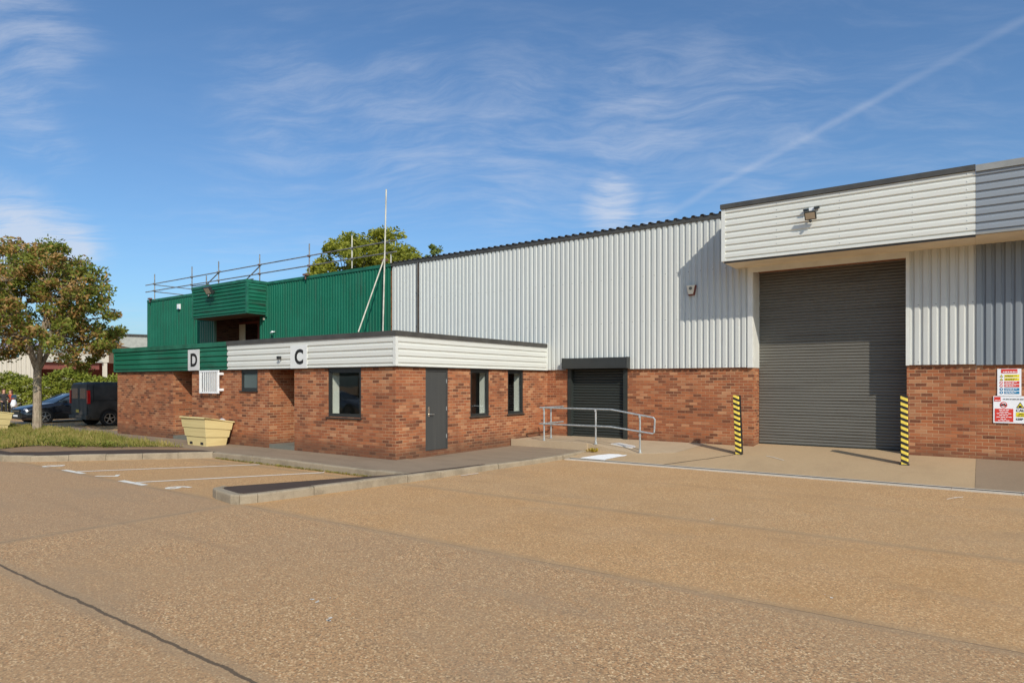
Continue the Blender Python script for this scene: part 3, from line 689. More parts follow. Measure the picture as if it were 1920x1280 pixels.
# fascia
mb = MB(); YF = YO - .06; XF = XO + .06
def fas(mb, O, u, n, U): mb.corr(Vector(O) + Z3 * 0, Z3, u, n, ZFT - ZF, U, .163, .028, crown=.55, slope=.10, start=.135)
fas(mb, (XG, YF, ZF), X3, nY, XF - XG - .05); fas(mb, (XF, YF + .05, ZF), Y3, X3, YCL - YF - .16)
fa = WC.part(mb, 'fascia', M['whiteh'])
mb = MB(); mb.box(XF - .055, XF + .032, YF - .032, YF + .055, ZF - .004, ZFT); mb.box(XF - .02, XF + .034, YCL - .12, YCL - .055, ZF - .004, ZTT + .02)
mb.box(XG, XF - .06, YF - .031, YF + .02, ZF - .006, ZF + .022); mb.box(XF - .02, XF + .031, YF + .06, YCL - .12, ZF - .006, ZF + .022)
mb.box(XG, XF - .06, YF - .031, YF + .02, ZFT - .03, ZFT + .002); mb.box(XF - .02, XF + .031, YF + .06, YCL - .12, ZFT - .03, ZFT + .002)
WC.part(mb, 'corner_flashing', M['whitetrim'], fa)
mb = MB(); mb.box(XG, XF + .06, YF - .06, YF + .34, ZFT + .004, ZTT); mb.box(XF - .34, XF + .06, YF + .342, YCL - .125, ZFT + .004, ZTT - .002); WC.part(mb, 'fascia_trim', M['trim'], fa)
mb = MB(); mb.box(XG, XF - .03, YF + .0, YO + .02, ZF - .03, ZF - .007); mb.box(XO - .02, XF, YO + .02, YCL - .13, ZF - .03, ZF - .007); WC.part(mb, 'fascia_soffit', M['trim'], fa)
mb = MB(); mb.box(RCl + .003, RCr - .003, YO - .005, YO + 1.49, .0, PV + .11); WC.part(mb, 'door_step', M['step'])

# ---- green unit D
UD = Thing('warehouse', (-27, YW, 0), 'dark green ribbed metal warehouse with projecting green canopy beyond the low brick office', 'warehouse')
XE = -36.8; GL, GR = XonY(405, YW), XonY(489, YW); XF0 = -25.27
RDl, RDr = XonY(325, YO), XonY(360, YO); G0, G1 = XonY(376, YO), XonY(408, YO)
mb = MB(); mb.wall((XE, YW, 0), X3, nY, XG - XE, -.2, 6.4, [(GL - XE, GR - XE, -.2, 5.35, 1.3)], uoff=XE)
mb.wall((XE, YW, 0), Y3, nX, 22, -.2, 6.4)
UD.part(mb, 'brick_wall', M['brick'])
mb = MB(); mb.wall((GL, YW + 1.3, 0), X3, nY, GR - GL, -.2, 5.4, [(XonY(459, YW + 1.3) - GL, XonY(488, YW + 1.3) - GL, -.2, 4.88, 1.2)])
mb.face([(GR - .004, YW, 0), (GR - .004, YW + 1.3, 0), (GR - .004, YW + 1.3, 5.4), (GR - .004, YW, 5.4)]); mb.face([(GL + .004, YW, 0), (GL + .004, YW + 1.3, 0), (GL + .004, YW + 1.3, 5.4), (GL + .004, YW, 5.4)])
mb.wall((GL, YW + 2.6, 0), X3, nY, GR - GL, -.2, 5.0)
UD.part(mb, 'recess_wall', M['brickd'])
mb = MB(); mb.wall((XF0, YO, 0), X3, nY, XG - XF0 - .002, -.2, 2.5, [(RDl - XF0, RDr - XF0, -.2, ZF + .05, 1.5), (G0 - XF0, G1 - XF0, 1.74, ZF, .07)], uoff=XF0)
mb.wall((RDl, YO + 1.5, 0), X3, nY, RDr - RDl, -.2, 2.5); mb.wall((XF0, YO, 0), Y3, nX, YW - YO, -.2, 2.5, uoff=3)
UD.part(mb, 'office_wall', M['brick'])
mb = MB(); x = XE
def clg(mb, x0, x1, z0, z1): mb.corr((x0, YCL, z0), X3, Z3, nY, x1 - x0, z1 - z0, .167, .034, start=((x0 + 100) % .167))
clg(mb, XE, GL - .05, 2.36, ZT); clg(mb, GR + .05, XG - .0, 2.9, ZT); clg(mb, GL - .05, GR + .05, 5.35, ZT); UD.part(mb, 'cladding', M['green'])
mb = MB(); mb.corr((GL - 1.35, YCL - .004, 2.9), X3, Z3, nY, 1.3, 2.08, .167, .034); mb.box(GL - .06, GL + .01, YCL - .045, YW + .02, 2.9, 4.97); UD.part(mb, 'weathered_panel', M['greenw'])
mb = MB(); mb.box(XE - .05, XG, YCL - .06, YCL + .06, ZT - .01, ZR - .02); mb.box(XE - .05, XE + .04, YCL - .05, YCL + .02, 2.36, ZT - .01); UD.part(mb, 'eaves_trim', M['greentrim'])
mb = MB(); mb.box(XE - .05, XG - .01, YCL + .07, YW + 22, ZR - .12, ZR - .06); mb.box(XE - .04, XE, YCL + .07, YW + 22, -.2, ZR - .13); UD.part(mb, 'roof', M['trim'])
gx0, gx1, gy = XonY(362, 16.35), XonY(463, 16.35), 16.35
mb = MB(); mb.corr((gx0 + .05, gy, 5.02), Z3, X3, nY, 1.30, gx1 - gx0 - .1, .163, .035, crown=.5); mb.corr((gx1, gy + .05, 5.02), Z3, Y3, X3, 1.30, YCL - gy - .08, .163, .035, crown=.5); mb.corr((gx0, gy + .05, 5.02), Z3, Y3, nX, 1.30, YCL - gy - .08, .163, .035, crown=.5)
gc = UD.part(mb, 'canopy', M['greenh'])
mb = MB(); mb.box(gx1 - .05, gx1 + .04, gy - .04, gy + .055, 4.99, 6.33); mb.box(gx0 - .04, gx0 + .05, gy - .04, gy + .055, 4.99, 6.33); mb.box(gx0 + .05, gx1 - .05, gy - .037, gy + .0, 4.985, 5.03); mb.box(gx1, gx1 + .037, gy + .06, YCL - .04, 4.985, 5.03)
mb.box(gx0 - .05, gx1 + .05, gy - .06, gy + .1, 6.335, 6.46); mb.box(gx1 - .1, gx1 + .05, gy + .1, YCL - .062, 6.335, 6.458); mb.box(gx1 - .01, gx1 + .045, YCL - .10, YCL - .04, 4.9, 6.33); UD.part(mb, 'canopy_trim', M['greentrim'], gc)
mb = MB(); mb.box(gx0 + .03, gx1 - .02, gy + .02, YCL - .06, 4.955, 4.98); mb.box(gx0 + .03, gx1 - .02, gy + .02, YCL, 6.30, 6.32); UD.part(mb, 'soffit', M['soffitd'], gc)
mb = MB(); a, b = XonY(444, YW + 1.25), XonY(460, YW + 1.25); mb.box(a, b, YW + 1.22, YW + 1.26, 2.4, 4.87); UD.part(mb, 'door_panel', M['soffit'])
mb = MB(); b2 = XonY(488, YW + 1.25); mb.box(b2 - .14, b2, YW + 1.2, YW + 1.27, 2.4, 4.88); mb.box(a - .1, b2, YW + 1.2, YW + 1.28, 4.885, 4.97); UD.part(mb, 'door_frame', M['redbeam'])
mb = MB(); fas(mb, (XF0 - .06, YF, ZF), X3, nY, XG - XF0 + .04); fas(mb, (XF0 - .06, YF + .05, ZF), Y3, nX, YCL - YF); gf = UD.part(mb, 'fascia', M['greenh'])
mb = MB(); mb.box(XF0 - .12, XG - .003, YF - .06, YF + .34, ZFT - .02, ZTT - .004); mb.box(XF0 - .12, XF0 + .2, YF + .342, YCL - .1, ZFT - .02, ZTT - .006); mb.box(XF0 - .09, XF0 - .03, YF - .035, YF + .05, ZF, ZFT - .02); mb.box(XF0 - .06, XG - .003, YF - .034, YF + .02, ZF - .008, ZF + .03); UD.part(mb, 'fascia_trim', M['greentrim'], gf)
mb = MB(); mb.box(XF0 - .03, XG - .003, YF, YO + .02, ZF - .03, ZF - .01); mb.box(XF0, XG - .003, YO + .3, YCL, 3.0, 3.05); UD.part(mb, 'flat_roof', M['trim'])
mb = MB(); mb.box(RDl + .003, RDr - .003, YO - .005, YO + 1.49, .0, PV + .11); UD.part(mb, 'door_step', M['step'])
w = window(UD, (G0, YO, 0), X3, nY, G1 - G0, 1.72, ZF, fr=.04, gl=M['frost'])
mb = MB(); gx = [XonY(374, YO - .12), XonY(410, YO - .12)]; zb, zt = ZonY(390, 737, YO), ZF - .02
mb.box(gx[0], gx[1], YO - .13, YO - .10, zb, zb + .05); mb.box(gx[0], gx[1], YO - .13, YO - .10, zt - .05, zt); mb.box(gx[0], gx[0] + .05, YO - .128, YO - .102, zb + .05, zt - .05); mb.box(gx[1] - .05, gx[1], YO - .128, YO - .102, zb + .05, zt - .05)
nb = 9
for i in range(nb):
    xx = gx[0] + .05 + (gx[1] - gx[0] - .1) * (i + .5) / nb; mb.box(xx - .016, xx + .016, YO - .126, YO - .106, zb + .05, zt - .05)
for z in (zb + .08, zt - .14): mb.box(gx[1], gx[1] + .07, YO - .11, YO - .0, z, z + .07); mb.box(gx[0] + .0, gx[0] + .03, YO - .10, YO, z, z + .05)
UD.part(mb, 'window_grille', M['whitep'], w)

# ---- grey unit on the right
UG = Thing('warehouse', (2, YW, 0), 'slate grey ribbed metal warehouse on a brick base behind the two safety signs', 'warehouse')
mb = MB(); mb.wall((UX + .002, YW, 0), X3, nY, 9, -.2, 6.3, uoff=UX); UG.part(mb, 'brick_wall', M['brick'])
mb = MB(); mb.corr((UX, YCL, ZC - .02), X3, Z3, nY, 9, 2.62, .167, .034, start=.05); UG.part(mb, 'cladding', M['grey'])
mb = MB(); mb.corr((UX + .004, YP, B1 + .02), Z3, X3, nY, 1.27, 9, .1585, .030, crown=.52); g = UG.part(mb, 'canopy', M['greyh'])
mb = MB(); mb.box(UX + .003, 9, YP - .07, YP + .12, T1 - .03, T1 + .10); mb.box(UX + .003, 9, YP - .034, YP + .02, B1 - .02, B1 + .028); UG.part(mb, 'canopy_trim', M['greytrim'], g)
mb = MB(); mb.box(UX + .003, 9, YP + .03, YW, B1 - .035, B1 + .01); UG.part(mb, 'soffit', M['soffit'], g)
mb = MB(); mb.box(UX + .003, 9, YP + .12, YW + 22, T1 - .02, T1 + .04); UG.part(mb, 'roof', M['greytrim'])

# ================================================================== FIXTURES
def small(name, mb, mats, label, cat, origin, group=None): return tag(mb.build(name, mats, origin=origin), label, cat, group)
# letter signs
def lsign(px0, px1, py0, py1, ch, label, mat, lmat, d=.035):
    y = YF - d; x0, x1 = XonY(px0, y), XonY(px1, y); z1, z0 = ZonY(px0, py0, y), ZonY(px1, py1, y)
    T = Thing('letter_sign', ((x0 + x1) / 2, y, z0), label, 'sign', 'unit letter signs')
    mb = MB(); mb.box(x0, x1, y - .012, y + .004, z0, z1); T.part(mb, 'plate', mat)
    mb = MB(); mb.text(ch, ((x0 + x1) / 2 + .02, y - .014, (z0 + z1) / 2 - .02), X3, Z3, (z1 - z0) * .86, bold=.019, thick=.003); T.part(mb, 'letter', lmat)
    return T
lsign(545, 576, 648, 690, 'C', 'pale grey plate with black letter C on the white fascia', M['plate'], M['ink'], .033)
lsign(353, 374, 656, 694, 'D', 'faded plate with black letter D on the green fascia', M['plated'], M['ink'], .036)
# floodlight on white canopy
def floodlight(label, X, Y, Z, s=1.0, arms=True, m='board'):
    T = Thing('floodlight', (X, Y, Z), label, 'floodlight')
    mb = MB(); ax, ay = Vector((1, 0, 0)), Vector((0, -.85, -.53)).normalized(); az = ax.cross(ay)
    c = Vector((X, Y - .16 * s, Z)); mb.obox(c, ax, ay, az, .115 * s, .035 * s, .09 * s); T.part(mb, 'housing', M['frame'])
    mb = MB(); mb.obox(c + ay * .037 * s, ax, ay, az, .095 * s, .004, .07 * s); T.part(mb, 'lens', M['lens'])
    mb = MB(); mb.tube([(X, Y, Z - .02), (X, Y - .13 * s, Z - .02)], .018 * s, 8); mb.lathe((X, Y - .15 * s, Z - .11 * s), (0, -.3, -1), [(0, .03 * s), (.03 * s, .03 * s), (.05 * s, .012 * s)], 10); T.part(mb, 'bracket', M['frame'])
    if arms:
        mb = MB(); mb.box(X - .05, X + .05, Y - .06, Y + .02, Z + .12, Z + .20); T.part(mb, 'junction_box', M['whitep'])
        mb = MB(); mb.box(X - .17, X - .06, Y - .10, Y - .03, Z + .13, Z + .175); mb.box(X + .06, X + .17, Y - .10, Y - .03, Z + .155, Z + .20); T.part(mb, 'sensor', M['frame'])
M['lens'] = m_plain('floodlight_glass', (.42, .34, .24), .15, var=.05)
floodlight('floodlight with twin sensor heads on the white canopy above the large roller shutter', XonY(1523, YP), YP - .03, ZonY(1523, 407, YP), 1.05)
floodlight('rust stained floodlight on the green canopy', XonY(404, gy), gy - .03, ZonY(404, 546, gy), 1.9, False)
# alarm siren box
ax_, az_ = XonY(1297, YCL - .05), ZonY(1297, 543, YCL - .05)
T = Thing('alarm_box', (ax_, YCL - .04, az_), 'white tapered alarm box with red edge on the shaded part of the white cladding', 'alarm box')
mb = MB()
def trap(mb, xc, y0, y1, z0, z1, w0, w1):
    P = [(xc - w0, z0), (xc + w0, z0), (xc + w1, z1), (xc - w1, z1)]
    mb.face([(a, y0, b) for a, b in P]); mb.face([(a, y1, b) for a, b in P[::-1]])
    for i in range(4): a, b = P[i], P[(i + 1) % 4]; mb.face([(a[0], y0, a[1]), (b[0], y0, b[1]), (b[0], y1, b[1]), (a[0], y1, a[1])])
trap(mb, ax_, YCL - .085, YCL - .03, az_ - .155, az_ + .115, .085, .135); T.part(mb, 'backing', M['redbeam'])
mb = MB(); trap(mb, ax_ - .012, YCL - .11, YCL - .086, az_ - .125, az_ + .115, .065, .115); T.part(mb, 'cover', M['soffit'])
mb = MB(); mb.lathe((ax_ - .012, YCL - .110, az_ + .03), (0, -1, 0), [(0, .045), (.006, .045), (.008, .02)], 14); T.part(mb, 'badge', M['step'])
x_, z_ = XonY(338, YCL), ZonY(338, 575, YCL)
T = Thing('alarm_box', (x_, YCL - .04, z_), 'small white square alarm box high on the green wall left of the green canopy', 'alarm box')
mb = MB(); mb.box(x_ - .11, x_ + .11, YCL - .12, YCL - .034, z_ - .13, z_ + .13); T.part(mb, 'cover', M['whitep']); mb = MB(); mb.box(x_ - .03, x_ + .07, YCL - .135, YCL - .12, z_ - .14, z_ - .09); T.part(mb, 'badge', M['sblu'])
x_, z_ = XonY(516, YCL), ZonY(516, 623, YCL)
T = Thing('security_camera', (x_, YCL - .03, z_), 'small white bullet camera on the green wall right of the green canopy', 'camera')
mb = MB(); mb.lathe((x_ - .07, YCL - .16, z_ - .02), (1, -.3, .2), [(0, .045), (.16, .045), (.19, .035)], 12); T.part(mb, 'body', M['whitep']); mb = MB(); mb.tube([(x_, YCL - .02, z_ + .03), (x_, YCL - .14, z_ + .01)], .022, 8); T.part(mb, 'bracket', M['whitep'])
x_, z_ = XonY(456 + 0, YCL), ZonY(497, 597, YCL); x_ = XonY(497, YCL)
mb = MB(); mb.lathe((x_, YCL - .06, z_ - .07), (0, 0, 1), [(0, .03), (.05, .05), (.09, .05), (.12, .02)], 10); small('wall_lamp', mb, M['soffit'], 'tiny pale bulkhead lamp at the lower right corner of the green canopy', 'lamp', (x_, YCL - .06, z_))
x_, z_ = XonY(528, YF), ZonY(528, 672, YF)
T = Thing('wall_lamp', (x_, YF, z_), 'small black spotlight on the white fascia left of the letter C', 'lamp')
mb = MB(); mb.box(x_ - .04, x_ + .04, YF - .13, YF - .04, z_ - .02, z_ + .06); T.part(mb, 'head', M['blackp']); mb = MB(); mb.tube([(x_, YF - .03, z_ - .01), (x_, YF - .07, z_ - .03), (x_, YF - .07, z_ - .07)], .010, 8); T.part(mb, 'sensor', M['whitep'])

# ---- safety signs
def board_sign():
    y = YW - .012
    # upper board
    x0, x1 = XonY(1870, y), XonY(1915, y); z1, z0 = ZonY(1892, 691, y), ZonY(1892, 743, y); W, H = x1 - x0, z1 - z0
    T = Thing('safety_sign', ((x0 + x1) / 2, y, z0), 'upright white safety notice with red header and yellow, red and blue bars', 'sign', 'safety signs on the brick wall')
    mb = MB(); mb.box(x0, x1, y - .006, y + .004, z0, z1); T.part(mb, 'board', M['swht'])
    def R_(mb, a, b, c, d, mi, lift=.008): mb.box(x0 + a * W, x0 + b * W, y - lift - .002, y - lift + .001, z0 + c * H, z0 + d * H, mi)
    mb = MB(); R_(mb, .16, .84, .84, .985, 0); rows = [(.74, 1), (.62, 1), (.50, 0), (.385, 0), (.26, 2), (.14, 2)]
    for zc, mi in rows: R_(mb, .30, .92, zc - .045, zc + .045, mi)
    for zc, mi in rows:
        cx = x0 + .17 * W; cz = z0 + zc * H; r = .052 * H
        if mi == 1: P = [(cx - r, y - .009, cz - r * .8), (cx + r, y - .009, cz - r * .8), (cx, y - .009, cz + r)]; mb.face(P, mi=3); mb.face([(cx + (p[0] - cx) * .65, y - .010, cz + (p[2] - cz) * .6) for p in P], mi=1)
        else:
            mb.face([(cx + math.cos(a * .3927) * r, y - .009, cz + math.sin(a * .3927) * r) for a in range(16)], mi=mi)
            mb.face([(cx + math.cos(a * .3927) * r * (.66 if mi == 0 else .35), y - .010, cz + math.sin(a * .3927) * r * (.66 if mi == 0 else .5)) for a in range(16)], mi=4)
            if mi == 0: mb.obox((cx, y - .011, cz), (.7, 0, -.7), (0, 1, 0), (.7, 0, .7), r * .9, .0005, r * .1, 0)
    T.part(mb, 'pictograms', [M['sred'], M['syel'], M['sblu'], M['ink'], M['swht']])
    mb = MB(); rnd = random.Random(3)
    def words(mb, a, b, c, hh, mi):
        p = a
        while p < b - .03:
            q = min(b, p + rnd.uniform(.04, .12)); R_(mb, p, q, c - hh, c + hh, mi, .011); p = q + .025
    words(mb, .24, .80, .885, .018, 0); T.part(mb, 'text_row', [M['swht'], M['ink']])
    for zc, mi in rows: mb = MB(); words(mb, .34, .82, zc + .015, .008, 1 if mi == 1 else 0); words(mb, .34, .70, zc - .018, .008, 1 if mi == 1 else 0); T.part(mb, 'text_row', [M['swht'], M['ink']])
    # lower board
    x0, x1 = XonY(1862.5, y), XonY(1862.5, y) + .74; z1, z0 = ZonY(1890, 742, y) - .003, ZonY(1862, 792, y)
    z1 = z0 + .60 if z1 - z0 < .4 else z1; W, H = x1 - x0, z1 - z0
    T = Thing('safety_sign', ((x0 + x1) / 2, y, z0), 'wide white notice reading CAUTION and KEEP CLEAR beneath the upright notice', 'sign', 'safety signs on the brick wall')
    mb = MB(); mb.box(x0, x1, y - .006, y + .004, z0, z1); T.part(mb, 'board', M['swht'])
    def Q(mb, a, b, c, d, mi, lift=.008): mb.box(x0 + a, x0 + b, y - lift - .002, y - lift + .001, z0 + c * H, z0 + d * H, mi)
    mb = MB(); Q(mb, .015, .125, .80, .97, 0); Q(mb, .57, .68, .80, .97, 0); Q(mb, .025, .34, .05, .53, 0); Q(mb, .385, .70, .24, .40, 1)
    cx, cz, r = x0 + .175, z0 + .67 * H, .065
    mb.face([(cx + math.cos(a * .3) * r, y - .009, cz + math.sin(a * .3) * r) for a in range(21)], mi=0); mb.face([(cx + math.cos(a * .3) * r * .75, y - .010, cz + math.sin(a * .3) * r * .75) for a in range(21)], mi=4)
    mb.box(cx - .05, cx + .05, y - .013, y - .011, cz - .02, cz + .01, 3); mb.box(cx - .03, cx + .03, y - .013, y - .011, cz + .01, cz + .03, 3); mb.obox((cx, y - .014, cz), (.7, 0, -.7), (0, 1, 0), (.7, 0, .7), r * .9, .0005, r * .09, 0)
    for k_ in range(2):
        cx = x0 + .455 + .16 * k_; cz = z0 + .66 * H; r = .07; P = [(cx - r, y - .009, cz - r * .8), (cx + r, y - .009, cz - r * .8), (cx, y - .009, cz + r)]
        mb.face(P, mi=3); mb.face([(cx + (p[0] - cx) * .72, y - .010, cz - r * .1 + (p[2] - cz + r * .1) * .72) for p in P], mi=1); mb.box(cx - .025, cx + .025, y - .012, y - .011, cz - .045, cz - .005, 3)
    T.part(mb, 'pictograms', [M['sred'], M['syel'], M['sblu'], M['ink'], M['swht']])
    mb = MB(); mb.text('CAUTION', (x0 + .385, y - .010, z0 + .47 * H), X3, Z3, .078, thick=.001, bold=.002, align='LEFT'); mb.text('KEEP CLEAR', (x0 + .385, y - .010, z0 + .15 * H), X3, Z3, .056, thick=.001, bold=.0015, align='LEFT'); T.part(mb, 'lettering', M['ink'])
    mb = MB()
    def words2(a, b, c, hh, mi):
        p = a
        while p < b - .02:
            q = min(b, p + rnd.uniform(.03, .07)); Q(mb, p, q, c - hh, c + hh, mi, .011); p = q + .012
    for i, ww in enumerate((.17, .15, .25, .16, .26, .12, .20)): words2(.182 - ww / 2, .182 + ww / 2, .48 - i * .065, .012, 0)
    T.part(mb, 'text_row', [M['swht'], M['ink']])
    for a_, b_, c_, h_, m_ in ((.17, .54, .885, .014, 1), (.43, .67, .345, .014, 1), (.41, .68, .285, .014, 1), (.03, .11, .84, .012, 0), (.59, .66, .84, .012, 0)): mb = MB(); words2(a_, b_, c_, h_, m_); T.part(mb, 'text_row', [M['swht'], M['ink']])
board_sign()

# ---- hazard guard posts
def guard(label, X, lean, h):
    Y = 16.2; z = apz(Y)
    T = Thing('guard_post', (X, Y, z), label, 'bollard', 'striped guard posts')
    w, d = .068, .05; top = Vector((X + lean, Y + .01, z + h)); bot = Vector((X, Y, z - .03)); sd = X3; fr = Vector((0, -1, 0))
    sec = [(-w, d * .3), (-w, -d * .6), (-w * .85, -d), (w * .85, -d), (w, -d * .6), (w, d * .3)]
    P = [[b + sd * s_ + fr * (-q) for s_, q in sec] for b in (bot, top)]; mb = MB()
    for i in range(5):
        a, b = sec[i], sec[i + 1]; mb.face([P[0][i], P[0][i + 1], P[1][i + 1], P[1][i]], uv=[(a[0], 0), (b[0], 0), (b[0], h), (a[0], h)])
    T.part(mb, 'stripe_sleeve', M['hazard'])
    mb = MB(); ax_l = (top - bot).normalized(); mb.obox((bot + top) / 2 - fr * (d * .3 + .08), sd, fr, ax_l, w - .006, .08, (top - bot).length / 2 - .004); T.part(mb, 'post', M['blackp'])
    mb = MB(); mb.box(X - .09, X + .09, Y - .06, Y + .19, z - .03, z + .010); T.part(mb, 'base_plate', M['frame'])
guard('black and yellow striped guard post left of the large roller shutter', -4.83, -.065, 1.44)
guard('black and yellow striped guard post right of the large roller shutter', -1.34, -.015, 1.47)

# ---- handrail
T = Thing('handrail', (-9.0, 15.5, LZ), 'galvanised tubular handrail beside the ramp to the small dark shutter', 'handrail')
YR = 15.52; RT, RM = 1.255, .80
xa, xb, xc, xd = XonY(1019, YR), XonY(1116, YR), XonY(1199, YR), XonY(1228, YR); xk = XonY(1146, YR); xe = XonY(1013, YR)
zc_ = ZonY(1199, 779, YR); zd_ = ZonY(1222, 782.5, YR); zdl = ZonY(1222, 812.5, YR); xk2 = XonY(1146, YR)
mb = MB(); r_ = .022
mb.tube([(xe, YR, RT), (xk, YR, RT), (xd - .04, YR, zd_), (xd, YR, zd_ - .05), (xd - .02, YR, zdl + .03), (xd - .06, YR, zdl), (xk2, YR, RM), (xe, YR, RM)], r_, 10)
mb.tube([(xe, YR, RT), (xe - .02, YR + .04, RT), (xe - .02, 16.8, RT)], r_, 10); mb.tube([(xe - .02, YR, RM), (xe - .02, 16.8, RM)], r_, 10); T.part(mb, 'rail', M['steel'])
for X, Yv, zt, zb_ in ((xa, YR + .03, RT - .05, LZ), (XonY(1033, 16.35), 16.35, RT - .04, LZ), (xb, YR + .03, RT - .05, LZ), (xc, YR + .03, ZonY(1199, 782, YR), .17)):
    mb = MB(); mb.tube([(X, Yv, zb_ - .02), (X, Yv, zt)], .024, 10); p = T.part(mb, 'post', M['steel'])
    mb = MB(); mb.lathe((X, Yv, zb_ - .005), (0, 0, 1), [(0, .06), (.012, .06), (.014, .035), (.08, .032)], 12); mb.lathe((X, Yv - .02, zt - .02), (0, 0, 1), [(0, .034), (.07, .034)], 10); mb.lathe((X, Yv - .01, RM - .03 if X < xk else RM - .22), (0, 0, 1), [(0, .033), (.06, .033)], 10); T.part(mb, 'fitting', M['steel'], p)
# steel plate on ramp + weeds at ramp foot
def rz_(x): return LZ + (apz(15.6) + .006 - LZ) * (x + 8.6) / 1.45
mb = MB(); P_ = [(-8.25, 16.1), (-7.62, 16.05), (-7.60, 16.5), (-8.22, 16.55)]; T_ = [(x, y, rz_(x) + .012) for x, y in P_]
mb.face(T_)
for i in range(4): a, b = T_[i], T_[(i + 1) % 4]; mb.face([a, b, (b[0], b[1], b[2] - .03), (a[0], a[1], a[2] - .03)])
tag(mb.build('drain_cover', M['plated'], origin=(-7.92, 16.3, .28)), 'small grey metal cover plate set in the ramp slab below the handrail', 'drain cover')
mb = MB(); rnd = random.Random(5)
for i in range(110):
    c = Vector((-8.35 + rnd.gauss(0, .07), 15.28 + rnd.gauss(0, .05), .14)); a = rnd.uniform(0, 6.28); h = rnd.uniform(.02, .10); d = Vector((math.cos(a), math.sin(a), 0)) * rnd.uniform(.02, .06)
    e = Vector((-d.y, d.x, 0)) * .3; mb.face([c, c + d + e + Z3 * h, c + d * 1.6 + Z3 * h * 1.1, c + d - e + Z3 * h])
M['weed'] = m_leaf('weed_leaf', [(0, (.20, .17, .02)), (1, (.62, .42, .04))]); small('weed', mb, M['weed'], 'tuft of yellow weeds at the foot of the ramp below the handrail', 'weed', (-8.35, 15.28, .14))
mb = MB()
for i in range(900):
    f = rnd.random(); 
    if rnd.random() < .5: c = Vector((-16.1 + 3.2 * f, YK - .03 - abs(rnd.gauss(0, .03)), 0))
    else: c = Vector((-13.5 + 3.4 * f, YK - .02 - abs(rnd.gauss(0, .02)), 0))
    a = rnd.uniform(0, 6.28); h = rnd.uniform(.01, .05); d = Vector((math.cos(a), math.sin(a), 0)) * rnd.uniform(.01, .03); e = Vector((-d.y, d.x, 0)) * .4; mb.face([c, c + d + e + Z3 * h, c + d * 1.5 + Z3 * h, c + d - e + Z3 * h])
M['weed2'] = m_leaf('low_weed', [(0, (.10, .11, .02)), (1, (.34, .28, .06))]); tag(mb.build('kerb_weeds', M['weed2']), 'low weeds growing along the foot of the kerb', 'weeds', kind='stuff')

# ---- yellow tub (stepped, tapered, open topped)
def tub(label, X, Y, z, rz=0):
    o = empty('plastic_tub', (X, Y, z), label, 'tub', 'yellow plastic tubs', rz)
    mb = MB(); t = [(0, .50, .30), (.27, .535, .33), (.27, .56, .352), (.53, .595, .385), (.53, .615, .402), (.80, .655, .43)]
    def zz(h, s): return h * (1 - .17 * max(0, s)) if h > .0 else h      # rim falls towards the wall
    R0 = [[(-a, -b, zz(h, -1)), (a, -b, zz(h, -1)), (a, b, zz(h, 1)), (-a, b, zz(h, 1))] for h, a, b in t]
    for i in range(len(R0) - 1):
        for k in range(4): mb.face([R0[i][k], R0[i][(k + 1) % 4], R0[i + 1][(k + 1) % 4], R0[i + 1][k]])
    inn = [[(-a, -b, zz(h, -1)), (a, -b, zz(h, -1)), (a, b, zz(h, 1)), (-a, b, zz(h, 1))] for h, a, b in ((.80, .62, .40), (.12, .46, .26))]
    for k in range(4): mb.face([inn[0][(k + 1) % 4], inn[0][k], inn[1][k], inn[1][(k + 1) % 4]]); mb.face([R0[-1][k], R0[-1][(k + 1) % 4], inn[0][(k + 1) % 4], inn[0][k]])
    mb.face(inn[1]); mb.build('body', M['tub'], o)
    mb = MB(); rr = [(-.67, -.445), (.67, -.445), (.67, .445), (-.67, .445), (-.67, -.445)]
    mb.tube([(a, b, zz(.80, 1 if b > 0 else -1) + .01) for a, b in rr], .026, 8); mb.build('rim', M['tub'], o)
    mb = MB()
    for xx in (-.30, .28): mb.box(xx - .075, xx + .075, -.312, -.25, .035, .115)
    mb.build('fork_pocket', M['slot'], o)
    mb = MB(); mb.face([(-.3, -.375, .63), (.28, -.376, .62), (.24, -.390, .70), (0, -.395, .72), (-.27, -.388, .69)]); 
    mb.build('scuff', M['rust2'], o)
    return o
M['rust2'] = m_plain('scuffed_plastic', (.42, .20, .07), .7)
tc_ = tub('yellow plastic tub against the brick wall with crumpled film inside', -18.42, 10.34, PV)
o = tub('yellow plastic tub on the grass verge at the left edge', *atT(-14, 24.6), PV)
# crumpled plastic film in the tub
mb = MB(); rnd = random.Random(11); rings = []
for j in range(6):
    f = j / 5; rings.append([(.12 * math.sin(f * 3.0) * math.cos(a * .524) * rnd.uniform(.75, 1.2) + .02 * f, .10 * math.sin(f * 3.0) * math.sin(a * .524) * rnd.uniform(.75, 1.2), .17 * f + rnd.uniform(-.015, .015)) for a in range(12)])
for j in range(5):
    for a in range(12): mb.face([rings[j][a], rings[j][(a + 1) % 12], rings[j + 1][(a + 1) % 12], rings[j + 1][a]])
o = mb.build('plastic_film', m_plain('crumpled_film', (.55, .52, .52), .18, var=.15)); o.location = (-18.0, 10.56, PV + .60); tag(o, 'crumpled clear plastic film lying in the tub by the brick wall', 'plastic film')

